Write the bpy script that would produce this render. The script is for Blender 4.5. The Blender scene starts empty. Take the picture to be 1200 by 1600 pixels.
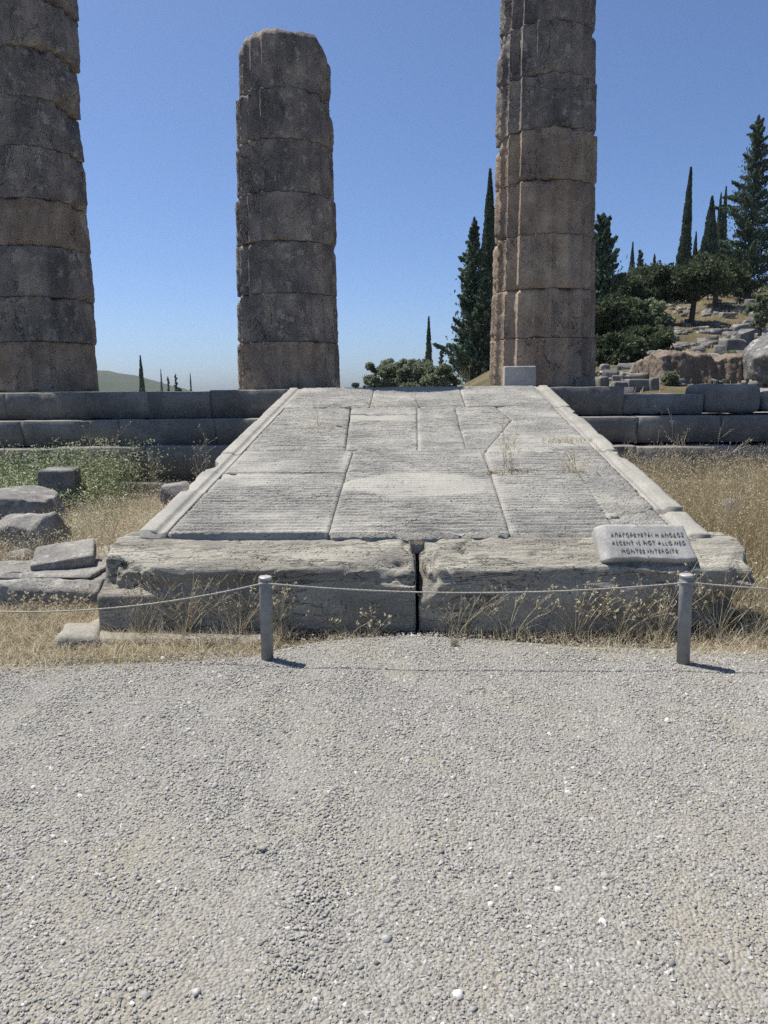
import bpy, math, random
import numpy as np
from mathutils import Matrix, Vector, Euler

# ------------------------------------------------------------------ camera, sky, sun, exposure
sc = bpy.context.scene
F_PX, EYE = 1155.0, 1.5                      # focal length in pixels of the 1200x1600 photograph, eye height
PITCH = math.atan(195 / 1155.0)
YAW, ROLL = math.radians(2.6), math.radians(-0.57)
SUN_EL, SUN_AZ = math.radians(64.5), math.radians(-61.0)     # azimuth clockwise from +Y

cam_data = bpy.data.cameras.new('camera')
cam = bpy.data.objects.new('camera', cam_data)
sc.collection.objects.link(cam)
cam_data.sensor_fit = 'VERTICAL'
cam_data.sensor_height = 24.0
cam_data.lens = 24.0 * F_PX / 1600.0
cam_data.clip_start, cam_data.clip_end = 0.05, 12000
CAM_R = Matrix.Rotation(YAW, 3, 'Z') @ Matrix.Rotation(math.pi / 2 - PITCH, 3, 'X') @ Matrix.Rotation(ROLL, 3, 'Z')
cam.matrix_world = Matrix.Translation((0, 0, EYE)) @ CAM_R.to_4x4()
sc.camera = cam

world = bpy.data.worlds.new('World')
sc.world = world
world.use_nodes = True
wn = world.node_tree
sky = wn.nodes.new('ShaderNodeTexSky')
sky.sky_type = 'NISHITA'
sky.sun_disc = False
sky.sun_elevation, sky.sun_rotation = SUN_EL, SUN_AZ
sky.altitude, sky.air_density, sky.dust_density, sky.ozone_density = 2000, 0.92, 5.5, 10.0
wn.nodes['Background'].inputs['Strength'].default_value = 0.1
wn.links.new(sky.outputs[0], wn.nodes['Background'].inputs['Color'])

sun_data = bpy.data.lights.new('sun', 'SUN')
sun_data.energy, sun_data.angle, sun_data.color = 5.0, math.radians(0.53), (1.0, 0.945, 0.865)
sun = bpy.data.objects.new('sun', sun_data)
sc.collection.objects.link(sun)
sun_dir = Vector((math.sin(SUN_AZ) * math.cos(SUN_EL), math.cos(SUN_AZ) * math.cos(SUN_EL), math.sin(SUN_EL)))
sun.rotation_euler = sun_dir.to_track_quat('Z', 'Y').to_euler()
sun.location = (-10, 10, 20)

vs = sc.view_settings
vs.view_transform, vs.look, vs.exposure, vs.gamma = 'Standard', 'None', 0.5, 1.0
vs.use_curve_mapping = False
sc.cycles.use_denoising = False
sc.cycles.max_bounces, sc.cycles.diffuse_bounces, sc.cycles.sample_clamp_indirect = 6, 4, 2.5

# ------------------------------------------------------------------ helpers
CR = np.array(CAM_R)
EYEP = np.array([0, 0, EYE])
def ray(x, y):
    return CR @ np.array([(x - 600) / F_PX, (800 - y) / F_PX, -1.0])
def P(x, y, Y):                               # point of the place that stands at depth Y
    d = ray(x, y); return EYEP + d * (Y / d[1])
def G(x, y, z=0.0):                           # point of the place that lies at height z
    d = ray(x, y); return EYEP + d * ((z - EYE) / d[2])

rng = np.random.default_rng(7)
random.seed(7)

def _hash(ix, iy, iz, seed):
    h = (ix.astype(np.int64) * 374761393 + iy.astype(np.int64) * 668265263 + iz.astype(np.int64) * 2147483647 + seed * 974711) & 0xFFFFFFFF
    h = ((h ^ (h >> 13)) * 1274126177) & 0xFFFFFFFF
    h = ((h ^ (h >> 16)) * 2246822519) & 0xFFFFFFFF
    return ((h ^ (h >> 15)) & 0xFFFFFF) / float(0x7FFFFF) - 1.0
def vnoise(p, seed=0):
    p = np.asarray(p, float); i = np.floor(p); f = p - i; u = f * f * (3 - 2 * f); i = i.astype(np.int64)
    r = 0
    for dx in (0, 1):
        for dy in (0, 1):
            for dz in (0, 1):
                w = (u[:, 0] if dx else 1 - u[:, 0]) * (u[:, 1] if dy else 1 - u[:, 1]) * (u[:, 2] if dz else 1 - u[:, 2])
                r = r + w * _hash(i[:, 0] + dx, i[:, 1] + dy, i[:, 2] + dz, seed)
    return r
def fbm(p, octaves=4, seed=0, gain=0.5):
    p = np.asarray(p, float); s = 0; a = 1.0; t = 0
    for k in range(octaves):
        s = s + a * vnoise(p * (2.03 ** k) + 17.3 * k, seed + k); t += a; a *= gain
    return s / t
def sstep(a, b, x):
    t = np.clip((x - a) / (b - a), 0, 1); return t * t * (3 - 2 * t)

def mk(name, V, Fs, mat, parent=None, smooth=False, tint=None, loc=None, rot=None):
    """one mesh object out of vertex array V and a list of face arrays"""
    me = bpy.data.meshes.new(name)
    V = np.asarray(V, np.float32)
    Fs = [np.asarray(f, np.int32) for f in (Fs if isinstance(Fs, list) else [Fs]) if len(f)]
    loops = np.concatenate([f.ravel() for f in Fs])
    tot = np.concatenate([np.full(len(f), f.shape[1], np.int32) for f in Fs])
    start = np.concatenate([[0], np.cumsum(tot)[:-1]]).astype(np.int32)
    me.vertices.add(len(V)); me.vertices.foreach_set('co', V.ravel())
    me.loops.add(len(loops)); me.loops.foreach_set('vertex_index', loops)
    me.polygons.add(len(tot)); me.polygons.foreach_set('loop_start', start); me.polygons.foreach_set('loop_total', tot)
    if smooth:
        me.polygons.foreach_set('use_smooth', np.ones(len(tot), bool))
    me.update(calc_edges=True)
    if tint is not None:
        at = me.attributes.new('tint', 'FLOAT', 'POINT'); at.data.foreach_set('value', np.asarray(tint, np.float32))
    me.materials.append(mat)
    o = bpy.data.objects.new(name, me)
    sc.collection.objects.link(o)
    if parent: o.parent = parent
    if loc is not None: o.location = [float(v) for v in loc]
    if rot is not None: o.rotation_euler = rot
    return o

def tag(o, label=None, cat=None, group=None, kind=None):
    if label: o['label'] = label
    if cat: o['category'] = cat
    if group: o['group'] = group
    if kind: o['kind'] = kind
    return o
def thing(name, loc, label, cat, group=None, rz=0):
    o = bpy.data.objects.new(name, None)
    sc.collection.objects.link(o)
    o.empty_display_size = 0.2
    o.location = [float(v) for v in loc]; o.rotation_euler = (0, 0, rz)
    return tag(o, label, cat, group)

def box_grid(sx, sy, sz, nx, ny, nz):
    """surface grid of a box, z from 0 to sz, centred in x and y"""
    xs, ys, zs = np.linspace(-sx / 2, sx / 2, nx + 1), np.linspace(-sy / 2, sy / 2, ny + 1), np.linspace(0, sz, nz + 1)
    Vs, Fs, n = [], [], 0
    def face(a, b, fn, flip):
        nonlocal n
        A, B = np.meshgrid(a, b, indexing='ij'); v = fn(A.ravel(), B.ravel())
        i = np.arange(len(a) - 1)[:, None] * len(b) + np.arange(len(b) - 1)[None]
        i = i.ravel(); q = np.stack([i, i + len(b), i + len(b) + 1, i + 1], 1)
        if flip: q = q[:, ::-1]
        Vs.append(v); Fs.append(q + n); n += len(v)
    c = lambda v, k: np.full_like(v, k)
    face(xs, ys, lambda a, b: np.stack([a, b, c(a, sz)], 1), False)
    face(xs, ys, lambda a, b: np.stack([a, b, c(a, 0)], 1), True)
    face(xs, zs, lambda a, b: np.stack([a, c(a, -sy / 2), b], 1), False)
    face(xs, zs, lambda a, b: np.stack([a, c(a, sy / 2), b], 1), True)
    face(ys, zs, lambda a, b: np.stack([c(a, sx / 2), a, b], 1), False)
    face(ys, zs, lambda a, b: np.stack([c(a, -sx / 2), a, b], 1), True)
    V = np.concatenate(Vs); Fa = np.concatenate(Fs)
    _, idx, inv = np.unique(np.round(V, 5), axis=0, return_index=True, return_inverse=True)
    return V[idx], inv.ravel()[Fa]

def chisel(V, k, seed, lo=0.68, hi=0.95):
    r_ = np.random.default_rng(seed); c = (V.max(0) + V.min(0)) / 2; sc_ = (V.max(0) - V.min(0)) / 2; U = (V - c) / sc_
    for _ in range(k):                          # knock planar flakes off
        n = r_.normal(size=3); n /= np.linalg.norm(n); n[2] = abs(n[2]) if r_.random() < 0.8 else n[2]
        p = U @ n; d = p.max() * r_.uniform(lo, hi); U = U - n[None] * np.maximum(0, p - d)[:, None]
    return U * sc_ + c
def rock(name, size, mat, loc=(0, 0, 0), rot=(0, 0, 0), parent=None, r=0.03, amp=0.02, freq=3.0, stretch=(1, 1, 1), res=0.06, seed=0, deform=None, smooth=False, octaves=4, maxn=220, cuts=0, fine=0.0):
    sx, sy, sz = size
    n = [max(2, min(maxn, int(round(s / res)))) for s in size]
    V, Fa = box_grid(sx, sy, sz, *n)
    r = min(r, 0.49 * min(size))
    lo, hi = np.array([-sx / 2 + r, -sy / 2 + r, r]), np.array([sx / 2 - r, sy / 2 - r, sz - r])
    inner = np.clip(V, lo, hi); d = V - inner
    ln = np.linalg.norm(d, axis=1, keepdims=True); nrm = d / np.maximum(ln, 1e-9)
    V = inner + nrm * r
    st = np.array(stretch) * freq
    V = V + nrm * (amp * fbm(V * st + seed * 7.7, octaves, seed)[:, None])
    if deform is not None: V = deform(V)
    if cuts: V = chisel(V, cuts, seed)
    if fine: V = V + nrm * (fine * fbm(V * 22 + seed, 3, seed + 50)[:, None])
    return mk(name, V, [Fa], mat, parent, smooth, loc=loc, rot=rot)

def prism(name, prof, x0, x1, mat, parent=None, nx=12, amp=0.004, freq=6, seed=0, smooth=False, loc=None, chip=0.0, rot=None):
    """profile of (y, z) points (counter-clockwise seen from +x) swept along x"""
    prof = np.array(prof, float); m = len(prof)
    xs = np.linspace(x0, x1, nx + 1)
    V = np.stack([np.repeat(xs, m), np.tile(prof[:, 0], nx + 1), np.tile(prof[:, 1], nx + 1)], 1)
    off = np.stack([fbm(V * freq + seed, 3, seed + 11), fbm(V * freq + seed, 3, seed + 22), fbm(V * freq + seed, 3, seed + 33)], 1)
    off[:, 0] *= 0.4
    V = V + off * amp
    if chip:
        c = np.maximum(0, fbm(V * 5 + seed, 3, seed + 44) - 0.22) * chip
        ctr = np.array([0, prof[:, 0].mean(), prof[:, 1].mean()]); d = ctr - V; d[:, 0] = 0
        V = V + d * c[:, None]
    i = np.arange(nx)[:, None] * m; j = np.arange(m)[None]; jn = (j + 1) % m
    q = np.stack([(i + j).ravel(), (i + m + j).ravel(), (i + m + jn).ravel(), (i + jn).ravel()], 1)
    caps = np.stack([np.arange(m), (np.arange(m) + nx * m)[::-1]])
    return mk(name, V, [q, caps], mat, parent, smooth, loc=loc, rot=rot)

# ------------------------------------------------------------------ materials
def s2l(c):
    return tuple(((v / 255 + 0.055) / 1.055) ** 2.4 if v / 255 > 0.04045 else v / 255 / 12.92 for v in c) + (1,)
def newmat(name):
    m = bpy.data.materials.new(name); m.use_nodes = True
    nt = m.node_tree; nt.nodes.clear()
    out = nt.nodes.new('ShaderNodeOutputMaterial')
    return m, nt, out
def N(nt, t, **kw):
    n = nt.nodes.new(t)
    for k, v in kw.items():
        if k in n.inputs: n.inputs[k].default_value = v
        else: setattr(n, k, v)
    return n
def L(nt, a, b): nt.links.new(a, b)
def mixc(nt, fac, a, b, blend='MIX'):
    n = nt.nodes.new('ShaderNodeMix'); n.data_type = 'RGBA'; n.blend_type = blend
    for s, v in ((0, fac), (6, a), (7, b)):
        if hasattr(v, 'links'): L(nt, v, n.inputs[s])
        else: n.inputs[s].default_value = v
    return n.outputs[2]
def ramp(nt, fac, stops):
    n = nt.nodes.new('ShaderNodeValToRGB'); e = n.color_ramp.elements
    while len(e) < len(stops): e.new(0.5)
    for k, (p, c) in enumerate(stops):
        e[k].position = p; e[k].color = c if len(c) == 4 else tuple(c) + (1,)
    L(nt, fac, n.inputs[0]); return n.outputs[0]
def gray(v): return (v, v, v, 1)

def stone(name, cols, scale=2.0, lichen=None, stain=None, bump=0.4, bump_d=0.02, fine=60.0, rough=0.92, spec=0.2, stretch=(1, 1, 1), perobj=True, cracks=None, pits=None, polish=None):
    m, nt, out = newmat(name)
    tc = N(nt, 'ShaderNodeTexCoord'); co = tc.outputs['Object']
    if perobj:
        oi = N(nt, 'ShaderNodeObjectInfo'); mul = N(nt, 'ShaderNodeMath', operation='MULTIPLY'); mul.inputs[1].default_value = 53.0
        L(nt, oi.outputs['Random'], mul.inputs[0])
        ad = N(nt, 'ShaderNodeVectorMath', operation='ADD'); L(nt, co, ad.inputs[0]); L(nt, mul.outputs[0], ad.inputs[1]); co = ad.outputs[0]
    mp = N(nt, 'ShaderNodeMapping'); mp.inputs['Scale'].default_value = stretch; L(nt, co, mp.inputs[0]); cs = mp.outputs[0]
    n1 = N(nt, 'ShaderNodeTexNoise', Scale=scale, Detail=8.0, Roughness=0.62); L(nt, cs, n1.inputs['Vector'])
    k = len(cols)
    col = ramp(nt, n1.outputs[0], [(0.3 + 0.4 * i / (k - 1), c) for i, c in enumerate(cols)])
    n2 = N(nt, 'ShaderNodeTexNoise', Scale=fine, Detail=4.0, Roughness=0.7); L(nt, co, n2.inputs['Vector'])
    col = mixc(nt, 1.0, col, ramp(nt, n2.outputs[0], [(0.3, gray(0.72)), (0.7, gray(1.2))]), 'MULTIPLY')
    if stain:
        c, amt, ssc = stain
        n3 = N(nt, 'ShaderNodeTexNoise', Scale=ssc, Detail=6.0, Roughness=0.6, Distortion=0.4); L(nt, cs, n3.inputs['Vector'])
        col = mixc(nt, ramp(nt, n3.outputs[0], [(0.5, gray(0)), (0.66, gray(amt))]), col, c)
    if lichen:
        c, amt, lsc = lichen
        n4 = N(nt, 'ShaderNodeTexNoise', Scale=lsc, Detail=5.0, Roughness=0.7); L(nt, co, n4.inputs['Vector'])
        col = mixc(nt, ramp(nt, n4.outputs[0], [(0.56, gray(0)), (0.64, gray(amt))]), col, c)
        n5 = N(nt, 'ShaderNodeTexVoronoi', Scale=lsc * 3.5); L(nt, co, n5.inputs['Vector'])
        col = mixc(nt, ramp(nt, n5.outputs['Distance'], [(0.1, gray(amt)), (0.2, gray(0))]), col, c)
    if polish:                                  # worn smooth by feet: paler, follows the 'tint' attribute
        at = N(nt, 'ShaderNodeAttribute', attribute_name='tint'); col = mixc(nt, at.outputs['Fac'], col, polish)
    extra = []
    if cracks:
        csc, cst, cw = cracks
        mp2 = N(nt, 'ShaderNodeMapping'); mp2.inputs['Scale'].default_value = cst; L(nt, co, mp2.inputs[0])
        n7 = N(nt, 'ShaderNodeTexNoise', Scale=csc, Detail=5.0, Roughness=0.6, Distortion=0.6); L(nt, mp2.outputs[0], n7.inputs['Vector'])
        ck = ramp(nt, n7.outputs[0], [(0.5 - cw, gray(1)), (0.5, gray(0)), (0.5 + cw, gray(1))])
        n8 = N(nt, 'ShaderNodeTexNoise', Scale=csc * 0.5, Detail=2.0); L(nt, co, n8.inputs['Vector'])
        ck = mixc(nt, ramp(nt, n8.outputs[0], [(0.44, gray(0)), (0.58, gray(1))]), gray(1), ck)
        col = mixc(nt, 1.0, col, ramp(nt, ck, [(0.0, gray(0.35)), (0.8, gray(1))]), 'MULTIPLY'); extra.append(ck)
    if pits:
        v9 = N(nt, 'ShaderNodeTexVoronoi', Scale=pits); L(nt, co, v9.inputs['Vector'])
        n9 = N(nt, 'ShaderNodeTexNoise', Scale=pits * 0.15, Detail=2.0); L(nt, co, n9.inputs['Vector'])
        pk = mixc(nt, ramp(nt, n9.outputs[0], [(0.45, gray(0)), (0.62, gray(1))]), gray(1), ramp(nt, v9.outputs['Distance'], [(0.12, gray(0)), (0.3, gray(1))]))
        col = mixc(nt, 1.0, col, ramp(nt, pk, [(0.0, gray(0.5)), (1.0, gray(1))]), 'MULTIPLY'); extra.append(pk)
    b = N(nt, 'ShaderNodeBump', Strength=bump, Distance=bump_d)
    n6 = N(nt, 'ShaderNodeTexNoise', Scale=fine * 0.45, Detail=9.0, Roughness=0.72); L(nt, cs, n6.inputs['Vector'])
    hgt = n6.outputs[0]
    for e_ in extra: hgt = mixc(nt, 1.0, hgt, e_, 'MULTIPLY')
    L(nt, hgt, b.inputs['Height'])
    p = N(nt, 'ShaderNodeBsdfPrincipled', Roughness=rough); p.inputs['Specular IOR Level'].default_value = spec
    L(nt, col, p.inputs['Base Color']); L(nt, b.outputs[0], p.inputs['Normal'])
    L(nt, p.outputs[0], out.inputs[0])
    return m

def leafmat(name, c0, c1, c2, trans=0.3):
    m, nt, out = newmat(name)
    at = N(nt, 'ShaderNodeAttribute', attribute_name='tint')
    col = ramp(nt, at.outputs['Fac'], [(0.0, c0), (0.5, c1), (1.0, c2)])
    d = N(nt, 'ShaderNodeBsdfDiffuse'); t = N(nt, 'ShaderNodeBsdfTranslucent'); x = N(nt, 'ShaderNodeMixShader'); x.inputs[0].default_value = trans
    L(nt, col, d.inputs[0]); L(nt, col, t.inputs[0]); L(nt, d.outputs[0], x.inputs[1]); L(nt, t.outputs[0], x.inputs[2]); L(nt, x.outputs[0], out.inputs[0])
    return m

M = {}
M['ramp'] = stone('ramp_limestone', [(0.2497, 0.2435, 0.2199), (0.3402, 0.3302, 0.2961), (0.4359, 0.4181, 0.3647)], 2.2, stain=((0.2286, 0.2223, 0.2061, 1), 0.6, 1.3), bump=0.8, bump_d=0.02, fine=85, pits=45.0, polish=(0.43, 0.419, 0.3671, 1))
M['ramp_smooth'] = stone('polished_limestone', [(0.2333, 0.2266, 0.2028), (0.2904, 0.2819, 0.2476), (0.3475, 0.3333, 0.2857)], 3, stain=((0.2095, 0.2047, 0.1857, 1), 0.5, 2.5), bump=0.2, bump_d=0.006, fine=60, rough=0.75, spec=0.3)
M['block'] = stone('weathered_block', [(0.2415, 0.2262, 0.1891), (0.3686, 0.349, 0.291), (0.5083, 0.4847, 0.4034)], 2.5, stain=((0.2159, 0.2069, 0.1852, 1), 0.7, 3.0), bump=0.9, bump_d=0.03, fine=55, stretch=(0.6, 2.0, 2.5), cracks=(3.0, (0.5, 2.6, 3.0), 0.012), pits=38.0)
M['column'] = stone('column_limestone', [(0.1875, 0.168, 0.1546), (0.3461, 0.301, 0.2621), (0.5768, 0.49, 0.3898)], 2.6, lichen=((0.6345, 0.595, 0.5242, 1), 0.6, 7.0), stain=((0.1298, 0.126, 0.125, 1), 0.75, 1.5), bump=1.0, bump_d=0.06, fine=75, stretch=(1, 1, 0.7), cracks=(2.2, (1.0, 1.0, 0.5), 0.008), pits=30.0)
M['column_warm'] = stone('column_warm_limestone', [(0.2772, 0.2112, 0.1584), (0.462, 0.359, 0.264), (0.6732, 0.5412, 0.4026)], 2.4, lichen=((0.6072, 0.5676, 0.5016, 1), 0.35, 8.0), stain=((0.1848, 0.1716, 0.169, 1), 0.6, 1.4), bump=1.0, bump_d=0.06, fine=75, stretch=(1, 1, 0.7), cracks=(2.2, (1.0, 1.0, 0.5), 0.008), pits=30.0)
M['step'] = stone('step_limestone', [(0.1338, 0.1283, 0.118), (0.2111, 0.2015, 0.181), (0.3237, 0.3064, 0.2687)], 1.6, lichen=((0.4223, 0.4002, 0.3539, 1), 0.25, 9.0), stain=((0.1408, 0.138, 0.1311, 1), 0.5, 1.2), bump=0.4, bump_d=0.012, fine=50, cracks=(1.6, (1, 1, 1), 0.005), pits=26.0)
M['rubble'] = stone('rubble_stone', [(0.15, 0.145, 0.135), (0.2375, 0.2288, 0.2063), (0.375, 0.3562, 0.3187)], 3.0, lichen=((0.525, 0.5125, 0.4625, 1), 0.4, 10.0), stain=((0.15, 0.15, 0.1438, 1), 0.6, 2.5), bump=0.7, bump_d=0.02, fine=45, cracks=(3.0, (1, 1, 1.6), 0.010), pits=40.0)
M['dark'] = stone('dark_stone', [(0.098, 0.098, 0.0952), (0.168, 0.1652, 0.1568), (0.28, 0.273, 0.252)], 3.0, stain=((0.07, 0.07, 0.07, 1), 0.5, 2.5), bump=0.5, bump_d=0.02, fine=45)
M['boulder'] = stone('spotted_boulder', [(0.115, 0.115, 0.1115), (0.184, 0.1805, 0.1702), (0.276, 0.268, 0.253)], 2.5, lichen=((0.46, 0.4485, 0.414, 1), 0.8, 5.0), stain=((0.069, 0.069, 0.069, 1), 0.7, 3.0), bump=0.9, bump_d=0.05, fine=18)
M['outcrop'] = stone('outcrop_rock', [(0.13, 0.10, 0.075), (0.22, 0.175, 0.135), (0.32, 0.275, 0.22)], 1.6, stain=((0.16, 0.13, 0.11, 1), 0.6, 2.5), bump=0.9, bump_d=0.06, fine=14, stretch=(2.2, 2.2, 0.5))
M['sign'] = stone('sign_marble', [(0.2932, 0.2875, 0.2655), (0.3871, 0.3795, 0.3496), (0.4809, 0.4657, 0.4206)], 7, lichen=((0.5865, 0.575, 0.5353, 1), 0.4, 18.0), bump=0.35, bump_d=0.005, fine=110)
M['marble'] = stone('white_marble', [(0.36, 0.35, 0.33), (0.42, 0.41, 0.385), (0.46, 0.45, 0.42)], 3, stain=((0.2, 0.19, 0.18, 1), 0.55, 5.0), bump=0.2, bump_d=0.006, fine=60)
M['footing'] = stone('footing_stone', [(0.2, 0.185, 0.15), (0.27, 0.255, 0.215), (0.34, 0.32, 0.27)], 4, bump=0.6, bump_d=0.015, fine=60)

def gravelmat():
    m, nt, out = newmat('gravel_stones')
    at = N(nt, 'ShaderNodeAttribute', attribute_name='tint')
    col = ramp(nt, at.outputs['Fac'], [(0.0, (0.145, 0.143, 0.135)), (0.3, (0.252, 0.248, 0.233)), (0.7, (0.33, 0.325, 0.305)), (0.93, (0.42, 0.412, 0.387)), (1.0, (0.58, 0.565, 0.535))])
    g = N(nt, 'ShaderNodeNewGeometry')
    n = N(nt, 'ShaderNodeTexNoise', Scale=1.7, Detail=4.0, Roughness=0.55); L(nt, g.outputs['Position'], n.inputs['Vector'])
    col = mixc(nt, ramp(nt, n.outputs[0], [(0.60, gray(0)), (0.72, gray(0.4))]), col, (0.28, 0.262, 0.215, 1))
    p = N(nt, 'ShaderNodeBsdfPrincipled', Roughness=0.9); p.inputs['Specular IOR Level'].default_value = 0.25
    L(nt, col, p.inputs['Base Color']); L(nt, p.outputs[0], out.inputs[0])
    return m
M['gravel'] = gravelmat()

def gravel_base():
    m, nt, out = newmat('gravel_bed')
    g = N(nt, 'ShaderNodeNewGeometry'); po = g.outputs['Position']
    v = N(nt, 'ShaderNodeTexVoronoi', Scale=85.0); L(nt, po, v.inputs['Vector'])
    col = ramp(nt, v.outputs['Color'], [(0.0, (0.18, 0.176, 0.162)), (0.5, (0.26, 0.254, 0.232)), (1.0, (0.345, 0.336, 0.307))])
    n = N(nt, 'ShaderNodeTexNoise', Scale=1.7, Detail=4.0, Roughness=0.55); L(nt, po, n.inputs['Vector'])
    sand = N(nt, 'ShaderNodeTexNoise', Scale=140.0, Detail=3.0); L(nt, po, sand.inputs['Vector'])
    sc_ = ramp(nt, sand.outputs[0], [(0.3, (0.235, 0.218, 0.175)), (0.7, (0.335, 0.312, 0.255))])
    col = mixc(nt, ramp(nt, n.outputs[0], [(0.44, gray(0.2)), (0.66, gray(0.85))]), col, sc_)
    b = N(nt, 'ShaderNodeBump', Strength=0.9, Distance=0.012); L(nt, v.outputs['Distance'], b.inputs['Height']); b.invert = True
    p = N(nt, 'ShaderNodeBsdfPrincipled', Roughness=0.95); p.inputs['Specular IOR Level'].default_value = 0.15
    L(nt, col, p.inputs['Base Color']); L(nt, b.outputs[0], p.inputs['Normal']); L(nt, p.outputs[0], out.inputs[0])
    return m
M['gravel_bed'] = gravel_base()

def earth():
    m, nt, out = newmat('dry_earth')
    g = N(nt, 'ShaderNodeNewGeometry'); po = g.outputs['Position']
    n1 = N(nt, 'ShaderNodeTexNoise', Scale=0.35, Detail=9.0, Roughness=0.65); L(nt, po, n1.inputs['Vector'])
    col = ramp(nt, n1.outputs[0], [(0.3, (0.075, 0.075, 0.042)), (0.45, (0.13, 0.113, 0.068)), (0.6, (0.19, 0.158, 0.105)), (0.75, (0.095, 0.10, 0.05))])
    n2 = N(nt, 'ShaderNodeTexNoise', Scale=22.0, Detail=6.0, Roughness=0.7); L(nt, po, n2.inputs['Vector'])
    col = mixc(nt, 1.0, col, ramp(nt, n2.outputs[0], [(0.3, gray(0.6)), (0.7, gray(1.25))]), 'MULTIPLY')
    b = N(nt, 'ShaderNodeBump', Strength=0.8, Distance=0.06); L(nt, n2.outputs[0], b.inputs['Height'])
    d = N(nt, 'ShaderNodeBsdfDiffuse'); L(nt, col, d.inputs[0]); L(nt, b.outputs[0], d.inputs['Normal']); L(nt, d.outputs[0], out.inputs[0])
    return m
M['earth'] = earth()

def plain(name, col, rough=0.6, metal=0.0, bump=None, spec=0.4):
    m, nt, out = newmat(name)
    g = N(nt, 'ShaderNodeTexCoord')
    n = N(nt, 'ShaderNodeTexNoise', Scale=18.0, Detail=6.0, Roughness=0.65); L(nt, g.outputs['Object'], n.inputs['Vector'])
    c = mixc(nt, 1.0, tuple(col) + (1,), ramp(nt, n.outputs[0], [(0.3, gray(0.75)), (0.7, gray(1.2))]), 'MULTIPLY')
    p = N(nt, 'ShaderNodeBsdfPrincipled', Roughness=rough, Metallic=metal); p.inputs['Specular IOR Level'].default_value = spec
    L(nt, c, p.inputs['Base Color'])
    if bump:
        b = N(nt, 'ShaderNodeBump', Strength=0.4, Distance=bump); L(nt, n.outputs[0], b.inputs['Height']); L(nt, b.outputs[0], p.inputs['Normal'])
    L(nt, p.outputs[0], out.inputs[0]); return m
M['post'] = plain('post_paint', (0.228, 0.2304, 0.228), 0.6, 0.0, 0.001)
M['post_cap'] = plain('post_cap_metal', (0.42, 0.41, 0.38), 0.45, 0.3)
M['rope'] = plain('rope_fibre', (0.36, 0.345, 0.30), 0.85, 0, None, 0.2)
M['letter'] = plain('letter_groove', (0.25, 0.248, 0.24), 0.9, 0, None, 0.1)
M['bark'] = plain('tree_bark', (0.09, 0.075, 0.06), 0.95, 0, 0.02, 0.1)
M['hill'] = plain('far_scrub', (0.066, 0.078, 0.051), 0.95, 0, None, 0.05)
M['straw'] = leafmat('straw', (0.3306, 0.2643, 0.1696), (0.5894, 0.4984, 0.3473), (0.8, 0.8, 0.63), 0.35)
M['straw_green'] = leafmat('greenish_straw', (0.182, 0.1625, 0.0845), (0.403, 0.3406, 0.2145), (0.702, 0.611, 0.429), 0.35)
M['stalk'] = leafmat('dry_stalk', (0.2875, 0.23, 0.138), (0.483, 0.414, 0.276), (0.759, 0.69, 0.5175), 0.2)
M['weed'] = leafmat('weed_leaf', (0.0776, 0.1087, 0.0497), (0.1786, 0.2173, 0.1056), (0.621, 0.6365, 0.4502), 0.35)
M['cypress'] = leafmat('cypress_leaf', (0.051, 0.0764, 0.051), (0.0946, 0.1329, 0.0819), (0.1729, 0.2148, 0.1274), 0.2)
M['conifer'] = leafmat('conifer_leaf', (0.0567, 0.0869, 0.0605), (0.1096, 0.1512, 0.1021), (0.2079, 0.2552, 0.1663), 0.25)
M['olive'] = leafmat('olive_leaf', (0.1035, 0.1323, 0.0805), (0.207, 0.2472, 0.1552), (0.368, 0.4025, 0.276), 0.42)
M['pine'] = leafmat('pine_leaf', (0.0472, 0.0633, 0.0369), (0.0885, 0.112, 0.0619), (0.1622, 0.1843, 0.1032), 0.25)

# ------------------------------------------------------------------ ground
def hill_z(X, Y):
    h = np.interp(Y, [12, 17, 24, 30, 38, 45, 50, 90, 200, 600], [0.9, 1.38, 2.3, 3.2, 4.4, 6.1, 7.4, 12, 26, 60])
    sh = np.maximum(Y - 28, 0); right = sstep(0, 1, (X + 1.0 - 0.13 * sh) / (7.5 + 0.06 * sh))
    low = np.interp(-X, [0, 8, 40, 120, 400], [0.9, 0.4, -5, -18, -40])
    low = np.where(Y > 60, np.minimum(low, np.interp(Y, [60, 150, 600], [0.9, -6, -40])), low)
    back = low * (1 - right) + h * right
    near = 0.02 * fbm(np.stack([X * 0.8, Y * 0.8, X * 0], 1), 3, 5)
    t = sstep(10.2, 13.5, Y)
    z = near * (1 - t) + back * t
    b = fbm(np.stack([X * 0.35, Y * 0.35, X * 0], 1), 4, 9)
    return z + t * b * 0.22 * np.clip(Y / 25, 0, 3)
gx = np.unique(np.round(np.concatenate([np.linspace(-8, 30, 100), -8 - np.geomspace(0.3, 1200, 44), 30 + np.geomspace(0.4, 1200, 40)]), 3))
gy = np.unique(np.round(np.concatenate([np.linspace(-6, 55, 132), -6 - np.geomspace(0.5, 300, 16), 55 + np.geomspace(0.4, 1300, 50)]), 3))
A, B = np.meshgrid(gx, gy, indexing='ij')
z = hill_z(A.ravel(), B.ravel())
i = (np.arange(len(gx) - 1)[:, None] * len(gy) + np.arange(len(gy) - 1)[None]).ravel()
q = np.stack([i, i + len(gy), i + len(gy) + 1, i + 1], 1)
o = mk('ground', np.stack([A.ravel(), B.ravel(), z - 0.02], 1), [q], M['earth'], smooth=True)
tag(o, kind='structure')

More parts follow.
